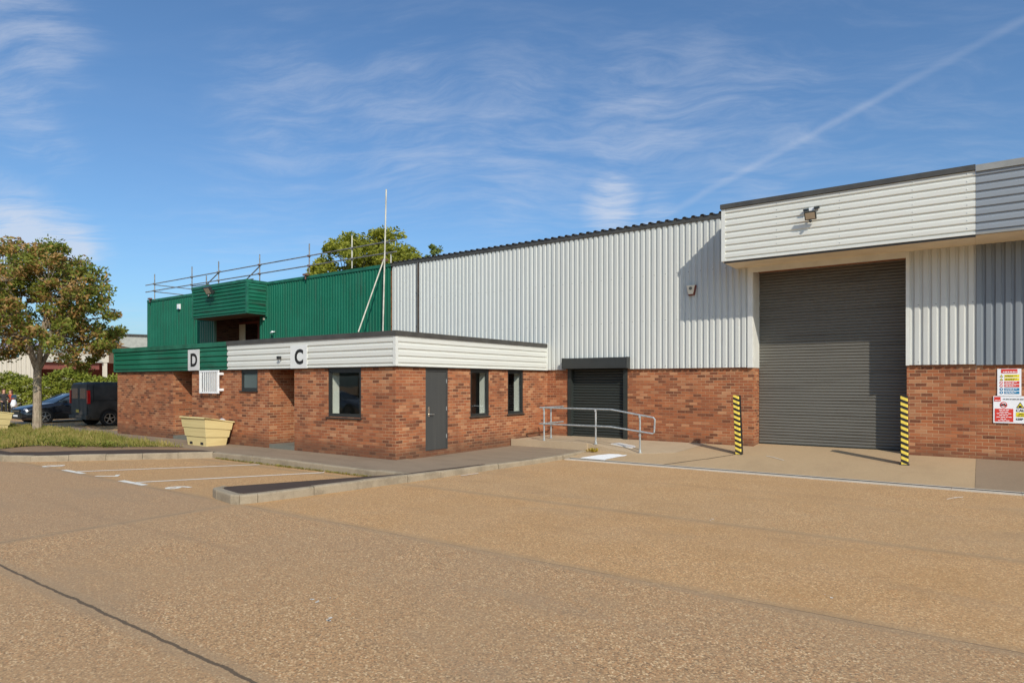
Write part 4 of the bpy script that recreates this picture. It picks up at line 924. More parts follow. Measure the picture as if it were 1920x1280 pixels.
# ---- scaffolding on the green roof
YS = YW - .13
S = Thing('scaffolding', (-25, YS, ZR), 'steel tube scaffold guard rail along the edge of the green roof', 'scaffolding')
def zs(px, py, Y=YS): return ZonY(px, py, Y)
for px, y0, y1, m in ((290, 514, 562, 'scaf'), (360, 500, 546, 'scaf'), (387, 517, 540, 'scaf'), (410, 490, 540, 'scaf'), (487, 477, 530, 'scaf'), (580, 457, 512, 'scaf'), (660, 442, 503, 'scafl'), (733, 476, 493, 'scafl')):
    X = XonY(px, YS); mb = MB(); mb.tube([(X, YS, zs(px, y1)), (X, YS, zs(px, y0))], .026, 8); S.part(mb, 'upright', M[m])
X = XonY(725, YS - .1); mb = MB(); mb.tube([(XonY(717, YS - .3), YS - .3, 3.1), (X, YS - .12, zs(727, 357))], .028, 8); S.part(mb, 'tall_pole', M['scafl'])
for y in ((534, 455), (547, 476)):
    xl, xr = XonY(275, YS), XonY(745, YS); zz0 = zs(290, y[0] - 1.5); zz1 = zs(720, y[1]); mb = MB(); f = lambda X: zz0 + (zz1 - zz0) * (X - XonY(290, YS)) / (XonY(720, YS) - XonY(290, YS))
    mb.tube([(xl, YS - .05, f(xl)), (xr, YS - .05, f(xr))], .026, 8); S.part(mb, 'rail', M['scaf'])
    mb = MB(); mb.tube([(XonY(290, YS), YS, f(xl) - .04), (XonY(290, YS) + .1, YS + 6, f(xl) - .04)], .024, 8); S.part(mb, 'rail', M['scaf'])
    for px in (290, 360, 410, 487, 580, 660, 725):
        X = XonY(px, YS); mb = MB(); mb.box(X - .042, X + .042, YS - .08, YS + .03, f(X) - .04, f(X) + .04); S.part(mb, 'coupler', M['rust' if px in (487, 580) else 'scaf'])
for a, b, m in (((722, 480), (672, 622), 'scafl'), ((386, 535), (413, 508), 'scaf'), ((463, 523), (491, 495), 'scaf'), ((443, 526), (475, 523), 'scaf'), ((362, 536), (392, 533), 'scaf')):
    Ya, Yb = (YS - .1, YS - 1.0) if a[0] == 722 else (YS, YS); mb = MB(); mb.tube([(XonY(a[0], Ya), Ya, zs(a[0], a[1], Ya)), (XonY(b[0], Yb), Yb, max(3.1, zs(b[0], b[1], Yb)))], .026, 8); S.part(mb, 'brace', M[m])
for px, py in ((283, 560), (575, 515), (723, 488)):
    X = XonY(px, YS); z = zs(px, py); mb = MB(); mb.box(X - .12, X + .12, YS - .12, YS + .02, z - .04, z + .03); mb.tube([(X, YS - .06, z - .20), (X, YS - .06, z)], .025, 8); S.part(mb, 'bracket', M['rust'])

# ================================================================== VEHICLES
def loft(mb, st, mi=0, cap=True, mats=None):
    """st: list of rings (same length) of 3d points, open half-rings already mirrored"""
    for i in range(len(st) - 1):
        n = len(st[i])
        for k in range(n):
            k2 = (k + 1) % n; mb.face([st[i][k], st[i][k2], st[i + 1][k2], st[i + 1][k]], mi=mi, smooth=True)
    if cap: mb.face(st[0][::-1], mi=mi); mb.face(st[-1], mi=mi)
def wheel(o, x, y, r, w, side):
    mb = MB(); mb.lathe((x, y, r), (side, 0, 0), [(-w, r * .7), (-w, r * .97), (-w * .7, r), (-.02, r), (0, r * .96), (0, r * .70), (-.03, r * .66)], 28); p = mb.build('wheel', M['tyre'], o)
    mb = MB(); mb.lathe((x, y, r), (side, 0, 0), [(-.06, r * .66), (-.03, r * .66), (.0, r * .69), (.0, r * .62), (-.05, r * .60)], 28)
    for i in range(5):
        a = i * 1.2566 + .3; d = Vector((0, math.cos(a), math.sin(a))); e = Vector((0, -d.z, d.y))
        mb.obox(Vector((x + side * -.012, y, r)) + d * r * .34, (1, 0, 0), d, e, .012, r * .31, r * .075)
    mb.lathe((x, y, r), (side, 0, 0), [(-.04, r * .16), (.0, r * .16), (.006, r * .08)], 12); mb.build('rim', M['rim'], p)
    return p
def carve_ring(y, hw, zb, zt, tuck, n=None):
    # body section at station y: half-width hw, bottom zb, top zt, rounded shoulders
    pts = [(hw - .06, zb), (hw - .01, zb + .12), (hw, zb + (zt - zb) * .45), (hw - tuck * .35, zb + (zt - zb) * .78), (hw - tuck, zt - .02), (hw - tuck - .12, zt)]
    return [(a, y, b) for a, b in pts] + [(-a, y, b) for a, b in pts[::-1]]
def car(label, loc, rz, paint, silver=False):
    """saloon; front points to -Y in local space"""
    o = empty('parked_car', (*loc, 0), label, 'car', 'cars parked in the yard', rz)
    mb = MB(); W = .90
    st = [(-2.32, .62, .34, .56, .10), (-2.28, .72, .22, .66, .10), (-2.15, .80, .18, .74, .10), (-1.9, .86, .17, .83, .10), (-1.4, .89, .17, .92, .09), (-.95, .90, .17, .99, .08), (0, .90, .17, .98, .07), (1.0, .90, .17, .99, .08), (1.5, .89, .17, 1.0, .09), (2.0, .85, .20, 1.0, .10), (2.25, .78, .26, .96, .12), (2.34, .70, .40, .84, .12)]
    loft(mb, [carve_ring(*s) for s in st]); b = mb.build('body', paint, o, merge=True)
    mb = MB(); gh = [(-1.02, .78, .97), (-.15, .60, 1.40), (.25, .58, 1.45), (.9, .58, 1.43), (1.45, .62, 1.25), (1.95, .72, 1.0)]
    rg = []
    for y, hw, z in gh: rg.append([(.80, y, .95), (hw + (.80 - hw) * .25, y, max(.96, z - .09)), (hw - .02, y, z - .02), (hw - .14, y, z), (-hw + .14, y, z), (-hw + .02, y, z - .02), (-hw - (.80 - hw) * .25, y, max(.96, z - .09)), (-.80, y, .95)])
    loft(mb, rg); mb.build('greenhouse_glass', M['carglass'], o, merge=True)
    mb = MB()
    loft(mb, [[(a * .985, y, z) for a, z in ((hw - .04, zz - .035), (hw - .10, zz + .012), (-hw + .10, zz + .012), (-hw + .04, zz - .035))] for y, hw, zz in ((-.12, .60, 1.405), (.25, .58, 1.45), (.9, .58, 1.43), (1.25, .60, 1.33))]); mb.build('roof', paint, o)
    for s in (-1, 1):
        mb = MB(); mb.tube([(s * .79, -1.0, .96), (s * .66, -.45, 1.26), (s * .62, -.10, 1.40), (s * .60, .4, 1.45), (s * .61, .9, 1.42), (s * .66, 1.4, 1.26), (s * .78, 1.85, 1.0)], .028, 6); mb.tube([(s * .83, .35, .97), (s * .62, .38, 1.43)], .03, 6); mb.build('pillar', paint, o)
    for s in (-1, 1):
        mb = MB(); mb.lathe((s * .64, -2.17, .62), (s * .5, -1, .25), [(-.08, .13), (.04, .12), (.07, .07)], 14); mb.build('headlight', M['lampclr'], o)
        mb = MB(); mb.obox((s * .70, 2.24, .80), (1, 0, 0), (0, 1, 0), Z3, .16, .06, .07); mb.build('tail_lamp', M['lampred'], o)
        mb = MB(); mb.obox((s * .98, -.62, 1.02), (1, 0, 0), (0, 1, 0), Z3, .09, .06, .06); mb.build('mirror', paint, o)
        for y in (-1.45, 1.4):
            wheel(o, s * .925, y, .33, .20, s)
    mb = MB(); mb.obox((0, -2.31, .56), X3, Y3, Z3, .40, .03, .13, 0); mb.obox((0, -2.335, .60), X3, Y3, Z3, .38, .012, .018, 1); mb.obox((0, -2.29, .30), X3, Y3, Z3, .55, .03, .06, 0); mb.build('grille', [M['blackp'], M['chrome']], o)
    mb = MB(); mb.obox((0, -2.35, .38), X3, Y3, Z3, .22, .008, .045); mb.build('number_plate', M['whitep'], o)
    mb = MB()
    for s in (-1, 1):
        for y in (-1.45, 1.4): mb.lathe((s * .895, y, .36), (s, 0, 0), [(-.02, .40), (.0085, .39)], 24)
        mb.box(s * .90 - .004, s * .90 + .004, -1.0, 1.0, .20, .26)
    mb.build('wheel_arch', M['blackp'], o)
    return o
cx0 = -37.05 - .93
car('black saloon car with silver grille parked beside the black van, nose to the camera', (cx0, 12.45 + 1.45 + .1), R(3), M['carblack'])
car('silver saloon car standing alone in the yard, mirrored in the office window', (-31.6, -4.2), R(78), M['silver'])
def van(label, loc, rz):
    """panel van; rear points to -Y"""
    o = empty('parked_van', (*loc, 0), label, 'van', None, rz)
    mb = MB()
    def ring(y, hw, zb, zt, tk): 
        pts = [(hw - .05, zb), (hw, zb + .10), (hw, zb + (zt - zb) * .42), (hw - .03, zb + (zt - zb) * .55), (hw - tk * .6, zt - .22), (hw - tk, zt - .07), (hw - tk - .10, zt)]
        return [(a, y, b) for a, b in pts] + [(-a, y, b) for a, b in pts[::-1]]
    st = [(0, .90, .50, 1.90, .12), (.03, .93, .34, 1.95, .11), (.25, .95, .28, 1.98, .11), (1.2, .95, .28, 2.0, .11), (2.6, .95, .28, 2.0, .11), (3.3, .95, .28, 1.97, .12), (3.75, .93, .28, 1.70, .16), (4.1, .92, .28, 1.25, .12), (4.5, .88, .30, 1.05, .12), (4.75, .78, .36, .85, .12)]
    loft(mb, [ring(*s) for s in st]); mb.build('body', M['vanblack'], o, merge=True)
    mb = MB()
    for s in (-1, 1): mb.box(s * .42 - .405, s * .42 + .405, -.022, .01, .52, 1.86)
    mb.build('rear_door', M['vanblack'], o)
    mb = MB()
    for s in (-1, 1): mb.box(s * .42 - .30, s * .42 + .30, -.030, -.02, 1.25, 1.72)
    mb.build('rear_window', M['carglass'], o)
    for s in (-1, 1):
        mb = MB(); mb.obox((s * .915, .01, 1.33), X3, Y3, (-.03 * s, 0, 1), .045, .06, .30); mb.build('tail_lamp', M['lampred'], o)
        wheel(o, s * .985, .86, .335, .22, s); wheel(o, s * .985, 3.85, .335, .22, s)
    mb = MB(); mb.box(-.93, .93, -.09, .10, .33, .50); mb.build('bumper', M['vanblack'], o)
    mb = MB(); mb.box(-.30, -.02, -.035, -.02, .62, .75); mb.build('number_plate', M['plateyel'], o)
    mb = MB()
    for s in (-1, 1):
        for y in (.86, 3.85): mb.lathe((s * .945, y, .38), (s, 0, 0), [(-.02, .42), (.010, .41)], 24)
        mb.box(s * .953 - .004, s * .953 + .004, .10, 3.2, 1.165, 1.18); mb.box(s * .925 - .006, s * .925 + .006, .2, .215, .9, 1.88)
    mb.build('wheel_arch', M['blackp'], o)
    return o
van('dusty black panel van with red tail lamps parked at the corner of the brick office', (-33.36, 12.7), R(0))
def motorbike(label, loc, rz):
    o = empty('motorcycle', (*loc, 0), label, 'motorcycle', None, rz)
    for y in (-.68, .68):
        mb = MB(); mb.lathe((-.06, y, .31), (1, 0, 0), [(0, .22), (0, .29), (.03, .31), (.09, .31), (.12, .29), (.12, .22)], 22); p = mb.build('wheel', M['tyre'], o); mb = MB(); mb.lathe((-.04, y, .31), (1, 0, 0), [(0, .22), (.08, .22)], 16); mb.build('rim', M['rim'], p)
    mb = MB(); rg = []
    for y, hw, zb, zt in ((-.80, .05, .66, .86), (-.62, .15, .55, 1.02), (-.35, .17, .50, .95), (0, .15, .45, .84), (.3, .12, .52, .80), (.75, .07, .70, .90)): rg.append([(hw * .7, y, zb), (hw, y, (zb + zt) / 2), (hw * .5, y, zt), (-hw * .5, y, zt), (-hw, y, (zb + zt) / 2), (-hw * .7, y, zb)])
    loft(mb, rg); mb.build('fairing', M['whitep'], o, merge=True)
    mb = MB(); mb.box(-.12, .12, -.05, .62, .84, .90); mb.build('seat', M['blackp'], o)
    mb = MB(); mb.tube([(-.34, -.38, 1.02), (-.1, -.5, 1.04), (.1, -.5, 1.04), (.34, -.38, 1.02)], .016, 8); mb.tube([(.1, -.48, 1.0), (.07, -.68, .31)], .025, 8); mb.tube([(-.1, -.48, 1.0), (-.07, -.68, .31)], .025, 8); mb.build('handlebar', M['frame'], o)
    mb = MB(); mb.face([(-.14, -.62, 1.10), (.14, -.62, 1.10), (.10, -.48, 1.30), (-.10, -.48, 1.30)]); mb.build('windscreen', M['carglass'], o)
motorbike('white faired motorcycle parked behind the black saloon car', atT(27, 37.5), R(70))
# ---- people (small, far off)
def person(label, loc, rz, top, long_hair=True, h=1.0):
    o = empty('person', (*loc, 0), label, 'person', None, rz)
    J = {'pel': (0, 0, .93, .135), 'bel': (0, 0, 1.08, .115), 'che': (0, -.01, 1.28, .14), 'nek': (0, -.01, 1.45, .055), 'chin': (0, -.035, 1.50, .065), 'hea': (0, -.03, 1.60, .092), 'top': (0, -.02, 1.67, .06),
         'shl': (-.17, 0, 1.38, .06), 'ell': (-.24, .03, 1.12, .042), 'wrl': (-.20, -.16, .97, .030), 'pal': (-.19, -.22, .95, .034), 'shr': (.17, 0, 1.38, .06), 'elr': (.25, .0, 1.12, .042), 'wrr': (.17, -.20, 1.08, .030), 'par': (.15, -.26, 1.09, .034),
         'hil': (-.09, 0, .88, .095), 'knl': (-.11, -.03, .49, .062), 'anl': (-.12, .02, .09, .042), 'tol': (-.13, -.14, .04, .038), 'hir': (.09, 0, .88, .095), 'knr': (.12, -.05, .49, .062), 'anr': (.13, .0, .09, .042), 'tor': (.15, -.16, .04, .038)}
    E = [('pel', 'bel'), ('bel', 'che'), ('che', 'nek'), ('nek', 'chin'), ('chin', 'hea'), ('hea', 'top'), ('che', 'shl'), ('shl', 'ell'), ('ell', 'wrl'), ('wrl', 'pal'), ('che', 'shr'), ('shr', 'elr'), ('elr', 'wrr'), ('wrr', 'par'), ('pel', 'hil'), ('hil', 'knl'), ('knl', 'anl'), ('anl', 'tol'), ('pel', 'hir'), ('hir', 'knr'), ('knr', 'anr'), ('anr', 'tor')]
    for s, p in (('l', (-.19, -.22, .95)), ('r', (.15, -.26, 1.09))):      # four fingers and a thumb
        for i in range(4):
            J[f'f{s}{i}'] = (p[0] + (i - 1.5) * .018, p[1] - .05, p[2] - .005, .010); J[f'g{s}{i}'] = (p[0] + (i - 1.5) * .02, p[1] - .085 + abs(i - 1.5) * .008, p[2] - .03, .008); E += [('pa' + s, f'f{s}{i}'), (f'f{s}{i}', f'g{s}{i}')]
        sg = 1 if s == 'l' else -1; J['t' + s] = (p[0] + sg * .045, p[1] - .03, p[2] + .01, .010); E.append(('pa' + s, 't' + s))
    ks = list(J); me = bpy.data.meshes.new('body'); me.from_pydata([tuple(c * h for c in J[k][:3]) for k in ks], [(ks.index(a), ks.index(b)) for a, b in E], [])
    b = bpy.data.objects.new('body', me); COL.objects.link(b); m = b.modifiers.new('s', 'SKIN'); b.modifiers.new('u', 'SUBSURF').levels = 2
    for i, k in enumerate(ks): me.skin_vertices[0].data[i].radius = (J[k][3] * h, J[k][3] * h)
    me.skin_vertices[0].data[0].use_root = True
    dg = bpy.context.evaluated_depsgraph_get(); dg.update(); nm = bpy.data.meshes.new_from_object(b.evaluated_get(dg)); b.modifiers.clear(); b.data = nm; nm.name = 'body'
    nm.materials.clear()
    for q in (M['skin'], top, M['trous'], M['blackp']): nm.materials.append(q)
    for p in nm.polygons:
        c = p.center / h; hand = min((Vector(J['pal'][:3]) - c).length, (Vector(J['par'][:3]) - c).length) < .10
        p.material_index = 0 if (c.z > 1.44 or hand) else 3 if c.z < .10 else 2 if c.z < .93 else 1; p.use_smooth = True
    b.parent = o
    mb = MB(); rg = []
    for z, r, dy in ((1.74, .03, 0), (1.71, .085, 0), (1.64, .115, .01), (1.55, .105, .03), (1.44 if long_hair else 1.52, .08, .05)): rg.append([(math.cos(a * .45) * r * h, (dy + max(-.35 * r - (.02 if z > 1.68 else -.01), math.sin(a * .45) * r)) * h, z * h) for a in range(14)])
    loft(mb, rg); mb.build('hair', M['hair'], o)
    mb = MB()
    for s in (-1, 1): mb.lathe((s * .032 * h, -.112 * h, 1.60 * h), (0, -1, 0), [(0, .011), (.006, .006)], 8)
    mb.build('eye', M['blackp'], o)
    mb = MB(); mb.face([(-.012, -.113 * h, 1.575 * h), (.012, -.113 * h, 1.575 * h), (0, -.14 * h, 1.58 * h)]); mb.face([(-.012, -.113 * h, 1.575 * h), (0, -.14 * h, 1.58 * h), (0, -.11 * h, 1.61 * h)]); mb.face([(.012, -.113 * h, 1.575 * h), (0, -.14 * h, 1.58 * h), (0, -.11 * h, 1.61 * h)]); mb.build('nose', M['skin'], o)
    return o
person('person with brown hair in a dark coat standing at the left edge by the motorcycle', atT(7, 38.2), R(95), M['coat'], h=.93)
person('person in an orange red top standing just right of the person in the dark coat', atT(20, 38.6), R(20), M['redtop'], h=.90)

# ================================================================== VEGETATION
def leaves(mb, c, rad, n, size, rnd, mi, flat=1.0):
    for _ in range(n):
        d = Vector((rnd.gauss(0, 1), rnd.gauss(0, 1), rnd.gauss(0, 1) * flat)); d = d.normalized() * (rnd.random() ** .45) * rad if d.length else d
        d.z *= flat; p = c + d
        a = Vector((rnd.gauss(0, 1), rnd.gauss(0, 1), rnd.gauss(0, .8))).normalized(); b = a.cross(Vector((rnd.gauss(0, 1), rnd.gauss(0, 1), rnd.gauss(0, 1)))).normalized()
        s = size * rnd.uniform(.6, 1.3)
        mb.face([p - a * s, p + b * s * .42, p + a * s, p - b * s * .42], uv=[(0, 0)] * 4, mi=mi(rnd) if callable(mi) else mi)
def tree(name, label, cat, base, h, fork, cc, rad, nclus, nleaf, lsize, tr, lmats, mifn, seed, bark, crad=(.35, .75), group=None, flat=.75, shape=None, droop=False):
    rnd = random.Random(seed); bx, by, bz = base
    T = empty(name, base, label, cat, group); C_ = Vector(cc)
    tb = MB(); lean = Vector((rnd.uniform(-.08, .08), rnd.uniform(-.05, .05), 0))
    tb.tube([(0, 0, -.1), (0, 0, .12), (lean.x * .3, lean.y * .3, fork * .35), (lean.x, lean.y, fork)], [tr * 1.35, tr * 1.12, tr * .95, tr * .85], 12)
    fk = Vector((lean.x, lean.y, fork - .1)); mains = []
    nm = 5
    for i in range(nm):
        a = i * 2 * math.pi / nm + rnd.uniform(-.3, .3); out = rnd.uniform(.28, .5); p1 = fk + Vector((math.cos(a) * rad[0] * out * .45, math.sin(a) * rad[1] * out * .45, (h - fork) * .28)); p2 = fk + Vector((math.cos(a) * rad[0] * out, math.sin(a) * rad[1] * out, (h - fork) * rnd.uniform(.5, .62)))
        p3 = C_ + Vector((math.cos(a) * rad[0] * .4, math.sin(a) * rad[1] * .4, rad[2] * .30)); tb.tube([fk, p1, p2, p3], [tr * .62, tr * .45, tr * .28, tr * .10], 8); mains += [p1, (p1 + p2) / 2, p2, (p2 + p3) / 2, p3]
    lb = MB()
    for i in range(nclus):
        for _ in range(40):
            d = Vector((rnd.gauss(0, 1), rnd.gauss(0, 1), rnd.gauss(0, 1))).normalized() * (rnd.uniform(.15, 1) ** .5)
            if d.z < (-.92 if droop else -.62): continue
            if droop and d.z < -.35 and math.hypot(d.x, d.y) < .42: continue
            tpf = (1 - .22 * d.z) if droop else 1
            c = C_ + Vector((d.x * rad[0] * tpf, d.y * rad[1] * tpf, d.z * rad[2]))
            if shape is None or shape(c - C_): break
        m = min(mains, key=lambda q: (q - c).length + (0 if q.z < c.z else 1.5)); mid = (m + c) / 2 + Vector((0, 0, -.12)); tb.tube([m, mid, c], [tr * .15, tr * .09, tr * .03], 5, caps=False)
        cr = rnd.uniform(*crad); kk = rnd.random()
        leaves(lb, c, cr, nleaf, lsize, rnd, (lambda r, kk=kk: mifn(r, kk)), flat)
    tb.build('trunk', bark, T); lb.build('crown', lmats, T)
    return T
tx, ty = atT(70, 24.3)
def shp(d): return True
tree('rowan_tree', 'rowan tree with russet fruit clusters on the grass verge at the left', 'tree', (tx, ty, PV), 7.3, 2.3, (-.1, -.1, 4.62), (2.95, 2.95, 2.6), 280, 138, .078, .15, [M['leafA'], M['leafR']], lambda r, k: 1 if r.random() < (.60 if k < .44 else .12) else 0, 21, M['bark'], (.24, .52), flat=.75, droop=True)
bx, by = atT(690, 44)
tree('broadleaf_tree', 'tall yellow green broadleaf tree rising behind the green roof', 'tree', (bx, by, 0), 12.6, 4.0, (.3, 0, 7.6), (5.0, 4.0, 4.7), 260, 190, .15, .28, [M['leafB']], lambda r, k: 0, 5, M['barkd'], (.4, .85))
bx, by = atT(765, 46)
tree('broadleaf_tree', 'smaller yellow green tree behind the roof just beyond the tall scaffold pole', 'tree', (bx, by, 0), 10.5, 4.0, (0, 0, 8.5), (1.75, 2.2, 2.6), 60, 170, .14, .22, [M['leafB']], lambda r, k: 0, 6, M['barkd'], (.4, .7))
bx, by = atT(612, 43)
tree('broadleaf_tree', 'low bushy tree top showing over the green roof at the foot of the tall tree', 'tree', (bx, by, 0), 9.2, 3.5, (0, 0, 7.2), (2.1, 2.2, 1.9), 60, 150, .14, .22, [M['leafB']], lambda r, k: 0, 8, M['barkd'], (.35, .6))
bx, by = atT(813, 47)
tree('conifer', 'dark feathery tree top standing alone behind the corrugated roof edge of the white unit', 'tree', (bx, by, 0), 10.6, 4.0, (0, 0, 9.2), (1.1, 1.1, 2.6), 40, 140, .10, .18, [M['leafH2'] if 'leafH2' in M else m_leaf('conifer_leaf', [(0, (.07, .10, .02)), (1, (.20, .24, .05))])], lambda r, k: 0, 9, M['barkd'], (.25, .45))
# hedge: three plants run together
def hedge(name, label, cat, pts, w, h, n, size, mats, blossom, seed, group=None, hv=.25):
    rnd = random.Random(seed); a, b = Vector((*pts[0], 0)), Vector((*pts[1], 0)); L = (b - a).length; d = (b - a) / L; nn = Vector((-d.y, d.x, 0))
    T = empty(name, tuple((a + b) / 2), label, cat, group); c0 = (a + b) / 2; lb = MB(); tb = MB(); nf = []; cs = -1 if nn.dot(c0) > 0 else 1
    for i in range(int(n)):
        u = rnd.uniform(0, L); hh = h * (1 + hv * (math.sin(u * 1.7 + seed) * .5 + math.sin(u * .63) * .5)); z = rnd.uniform(.1, 1) ** .8 * hh; v = rnd.uniform(-1, 1) * w * math.sqrt(max(.05, 1 - (z / hh) ** 3)); c = a + d * u + nn * v + Z3 * z - c0
        leaves(lb, c, rnd.uniform(.18, .42), 26, size, rnd, 0, .8)
        if blossom and rnd.random() < blossom * (1 - .8 * u / L): nf.append(a + d * u + nn * cs * w * math.sqrt(max(.08, 1 - (z / hh) ** 3)) * 1.25 + Z3 * (z + .12) - c0)
    for i in range(int(L / 1.2)):
        p = a + d * (i * 1.2 + .5) - c0; tb.tube([p, p + Z3 * h * .6 + nn * rnd.uniform(-.3, .3)], [.07, .03], 6)
    tb.build('stem', M['barkd'], T); lb.build('foliage', mats, T)
    if nf:
        fb = MB()
        for c in nf:
            for _ in range(16):
                p = c + Vector((rnd.uniform(-.17, .17), rnd.uniform(-.17, .17), rnd.uniform(-.06, .06))); s = .055; q = rnd.uniform(0, 6.28)
                fb.face([p + Vector((math.cos(q + k * 1.5708) * s, math.sin(q + k * 1.5708) * s, rnd.uniform(-.02, .02))) for k in range(4)], uv=[(0, 0)] * 4)
        fb.build('blossom', M['blossom'], T)
    return T
hA, hB, hC = atT(-60, 44), atT(66, 43), atT(330, 43)
hedge('elder_bush', 'elder bush with flat cream blossom heads at the left end of the hedge', 'bush', (hA, hB), .9, 2.35, 420, .10, [M['leafH']], .34, 2, None, .12)
hedge('hedge', 'bright green unclipped hedge behind the parked car and van', 'hedge', (hB, hC), .9, 2.35, 900, .10, [M['leafH']], .03, 4, None, .22)
# grass blades on the verge
rnd = random.Random(9); gb = MB()
def inside(p, P):
    r = False; j = len(P) - 1
    for i in range(len(P)):
        if (P[i][1] > p[1]) != (P[j][1] > p[1]) and p[0] < (P[j][0] - P[i][0]) * (p[1] - P[i][1]) / (P[j][1] - P[i][1]) + P[i][0]: r = not r
        j = i
    return r
cnt = 0
clumps = [(rnd.uniform(-31, -17.5), rnd.uniform(6.3, 10.2)) for _ in range(260)]
while cnt < 26000:
    if rnd.random() < .45: q = rnd.choice(clumps); p = (q[0] + rnd.gauss(0, .16), q[1] + rnd.gauss(0, .12)); hh = rnd.uniform(.08, .26)
    else: p = (rnd.uniform(-34, -17.3), rnd.uniform(6.1, 10.3)); hh = rnd.uniform(.04, .16)
    if not inside(p, TURF): continue
    a = rnd.uniform(0, 6.28); l = rnd.uniform(.02, .09); w = .007; d = Vector((math.cos(a), math.sin(a), 0)); e = Vector((-d.y, d.x, 0)) * w; c = Vector((p[0], p[1], PV))
    gb.face([c - e, c + e, c + d * l * .4 + Z3 * hh * .6 + e * .7, c + d * l + Z3 * hh, c + d * l * .4 + Z3 * hh * .6 - e * .7], uv=[(0, 0)] * 5); cnt += 1
tag(gb.build('grass', M['blade']), 'tall dry green grass on the verge round the rowan tree', 'grass', kind='stuff')
gb = MB()
for _ in range(700):
    q = rnd.choice(((-21.9, 7.6), (-20.1, 8.3), (-20.9, 7.75), (-23.5, 7.3))); c = Vector((q[0] + rnd.gauss(0, .28), q[1] + rnd.gauss(0, .12), PV + rnd.uniform(0, .12))); a = rnd.uniform(0, 6.28); d = Vector((math.cos(a), math.sin(a), rnd.uniform(.2, .9))) * .07; e = Vector((-d.y, d.x, 0)) * .35
    gb.face([c, c + d * .5 + e, c + d, c + d * .5 - e], uv=[(0, 0)] * 4)
tag(gb.build('verge_weeds', M['leafA']), 'dark green broad leaved weeds at the bare front edge of the verge', 'weeds', kind='stuff')

# ================================================================== FAR SHEDS
tS = 62.0; rs = (120 - CX) / F; fx = Vector((*ray(120), 0)).normalized(); ux = Vector((fx.y, -fx.x, 0))   # local right / away
def pS(px, off=0.0):
    # point on the shed front plane (perpendicular to fx at distance tS) seen at px
    d = Vector((*ray(px), 0)); k = (Vector((*ray(120), 0)) * tS).dot(fx) + off; return d * (k / d.dot(fx))
def zS(py, px=120, off=0.0):
    d = Vector((*ray(px), 0)); k = (Vector((*ray(120), 0)) * tS).dot(fx) + off; return CAMZ + (HY - py) / F * (k / d.dot(fx))
SH = Thing('industrial_shed', tuple(pS(120)), 'cream industrial shed with lilac grey roof and oxide red beam behind the hedge', 'shed')
def quadS(mb, p0, p1, z0, z1, off=0.0, mi=0):
    a, b = pS(p0, off), pS(p1, off); mb.face([(a.x, a.y, z0), (b.x, b.y, z0), (b.x, b.y, z1), (a.x, a.y, z1)], uv=[(0, z0), ((b - a).length, z0), ((b - a).length, z1), (0, z1)], mi=mi)
def boxS(mb, p0, p1, z0, z1, o0, o1, mi=0):
    a, b = pS(p0, o0), pS(p1, o0); a2, b2 = a + fx * (o1 - o0), b + fx * (o1 - o0); P = [a, b, b2, a2]
    for i in range(4): p, q = P[i], P[(i + 1) % 4]; mb.face([(p.x, p.y, z0), (q.x, q.y, z0), (q.x, q.y, z1), (p.x, p.y, z1)], mi=mi)
    mb.face([(p.x, p.y, z1) for p in P], mi=mi); mb.face([(p.x, p.y, z0) for p in P[::-1]], mi=mi)
mb = MB(); a = pS(-140); b = pS(66); mb.corr(a, ux, Z3, -fx, (b - a).length, 5.0, .35, .05); boxS(mb, 66, 230, zS(678), 4.95, .3, .5); SH.part(mb, 'wall', M['cream'])
mb = MB(); boxS(mb, 74, 186, zS(692), zS(679), 0.0, .25); SH.part(mb, 'beam', M['redbeam'])
mb = MB(); boxS(mb, 192, 201, 0, zS(679), 0, .3); boxS(mb, 132, 135, 0, zS(690), 0.05, .3); SH.part(mb, 'column', M['cream'])
mb = MB(); boxS(mb, 60, 192, zS(679), zS(675), -.4, .02); SH.part(mb, 'eaves_trim', M['greyroof'])
mb = MB(); boxS(mb, 66, 330, 0, 4.9, 7, 7.3); SH.part(mb, 'back_wall', M['redbeam'])
mb = MB(); quadS(mb, 17, 36, zS(671), zS(664), -.06); SH.part(mb, 'window', M['bluew'])
mb = MB(); a, b, c, d = pS(-140, -.5), pS(332, -.5), pS(332, 16), pS(-140, 16)
mb.face([(*a.xy, 5.05), (*pS(40, -.5).xy, 5.1), (*pS(40, 16).xy, 6.4), (*d.xy, 6.4)])
mb.face([(*pS(40, -.5).xy, 5.1), (*pS(205, -.5).xy, 5.85), (*pS(205, 16).xy, 6.6), (*pS(40, 16).xy, 6.4)])
mb.face([(*pS(205, -.5).xy, 5.85), (*b.xy, 4.45), (*c.xy, 5.0), (*pS(205, 16).xy, 6.6)]); SH.part(mb, 'roof', M['lilac'])
mb = MB(); a, b = pS(205, -.45), pS(332, -.45); mb.face([(*a.xy, 5.45), (*b.xy, 4.05), (*b.xy, 4.4), (*a.xy, 5.8)]); a, b = pS(204, .2), pS(332, .2); mb.face([(*a.xy, 3.9), (*b.xy, 3.9), (*b.xy, 4.3), (*a.xy, 5.7)]); SH.part(mb, 'gable', M['soffitd'])
S2 = Thing('industrial_shed', tuple(pS(240, 26)), 'low pale grey shed with flat parapet behind the lilac roof', 'shed')
mb = MB(); boxS(mb, 214, 420, 0, zS(628.5, 240, 26), 26, 50); S2.part(mb, 'wall', M['greyroof']); mb = MB(); boxS(mb, 205, 422, zS(628.5, 240, 26), zS(626, 240, 26), 25.7, 50.2); boxS(mb, 205, 222, 3, zS(628.5, 240, 26), 25.6, 25.95); S2.part(mb, 'parapet', M['trim'])
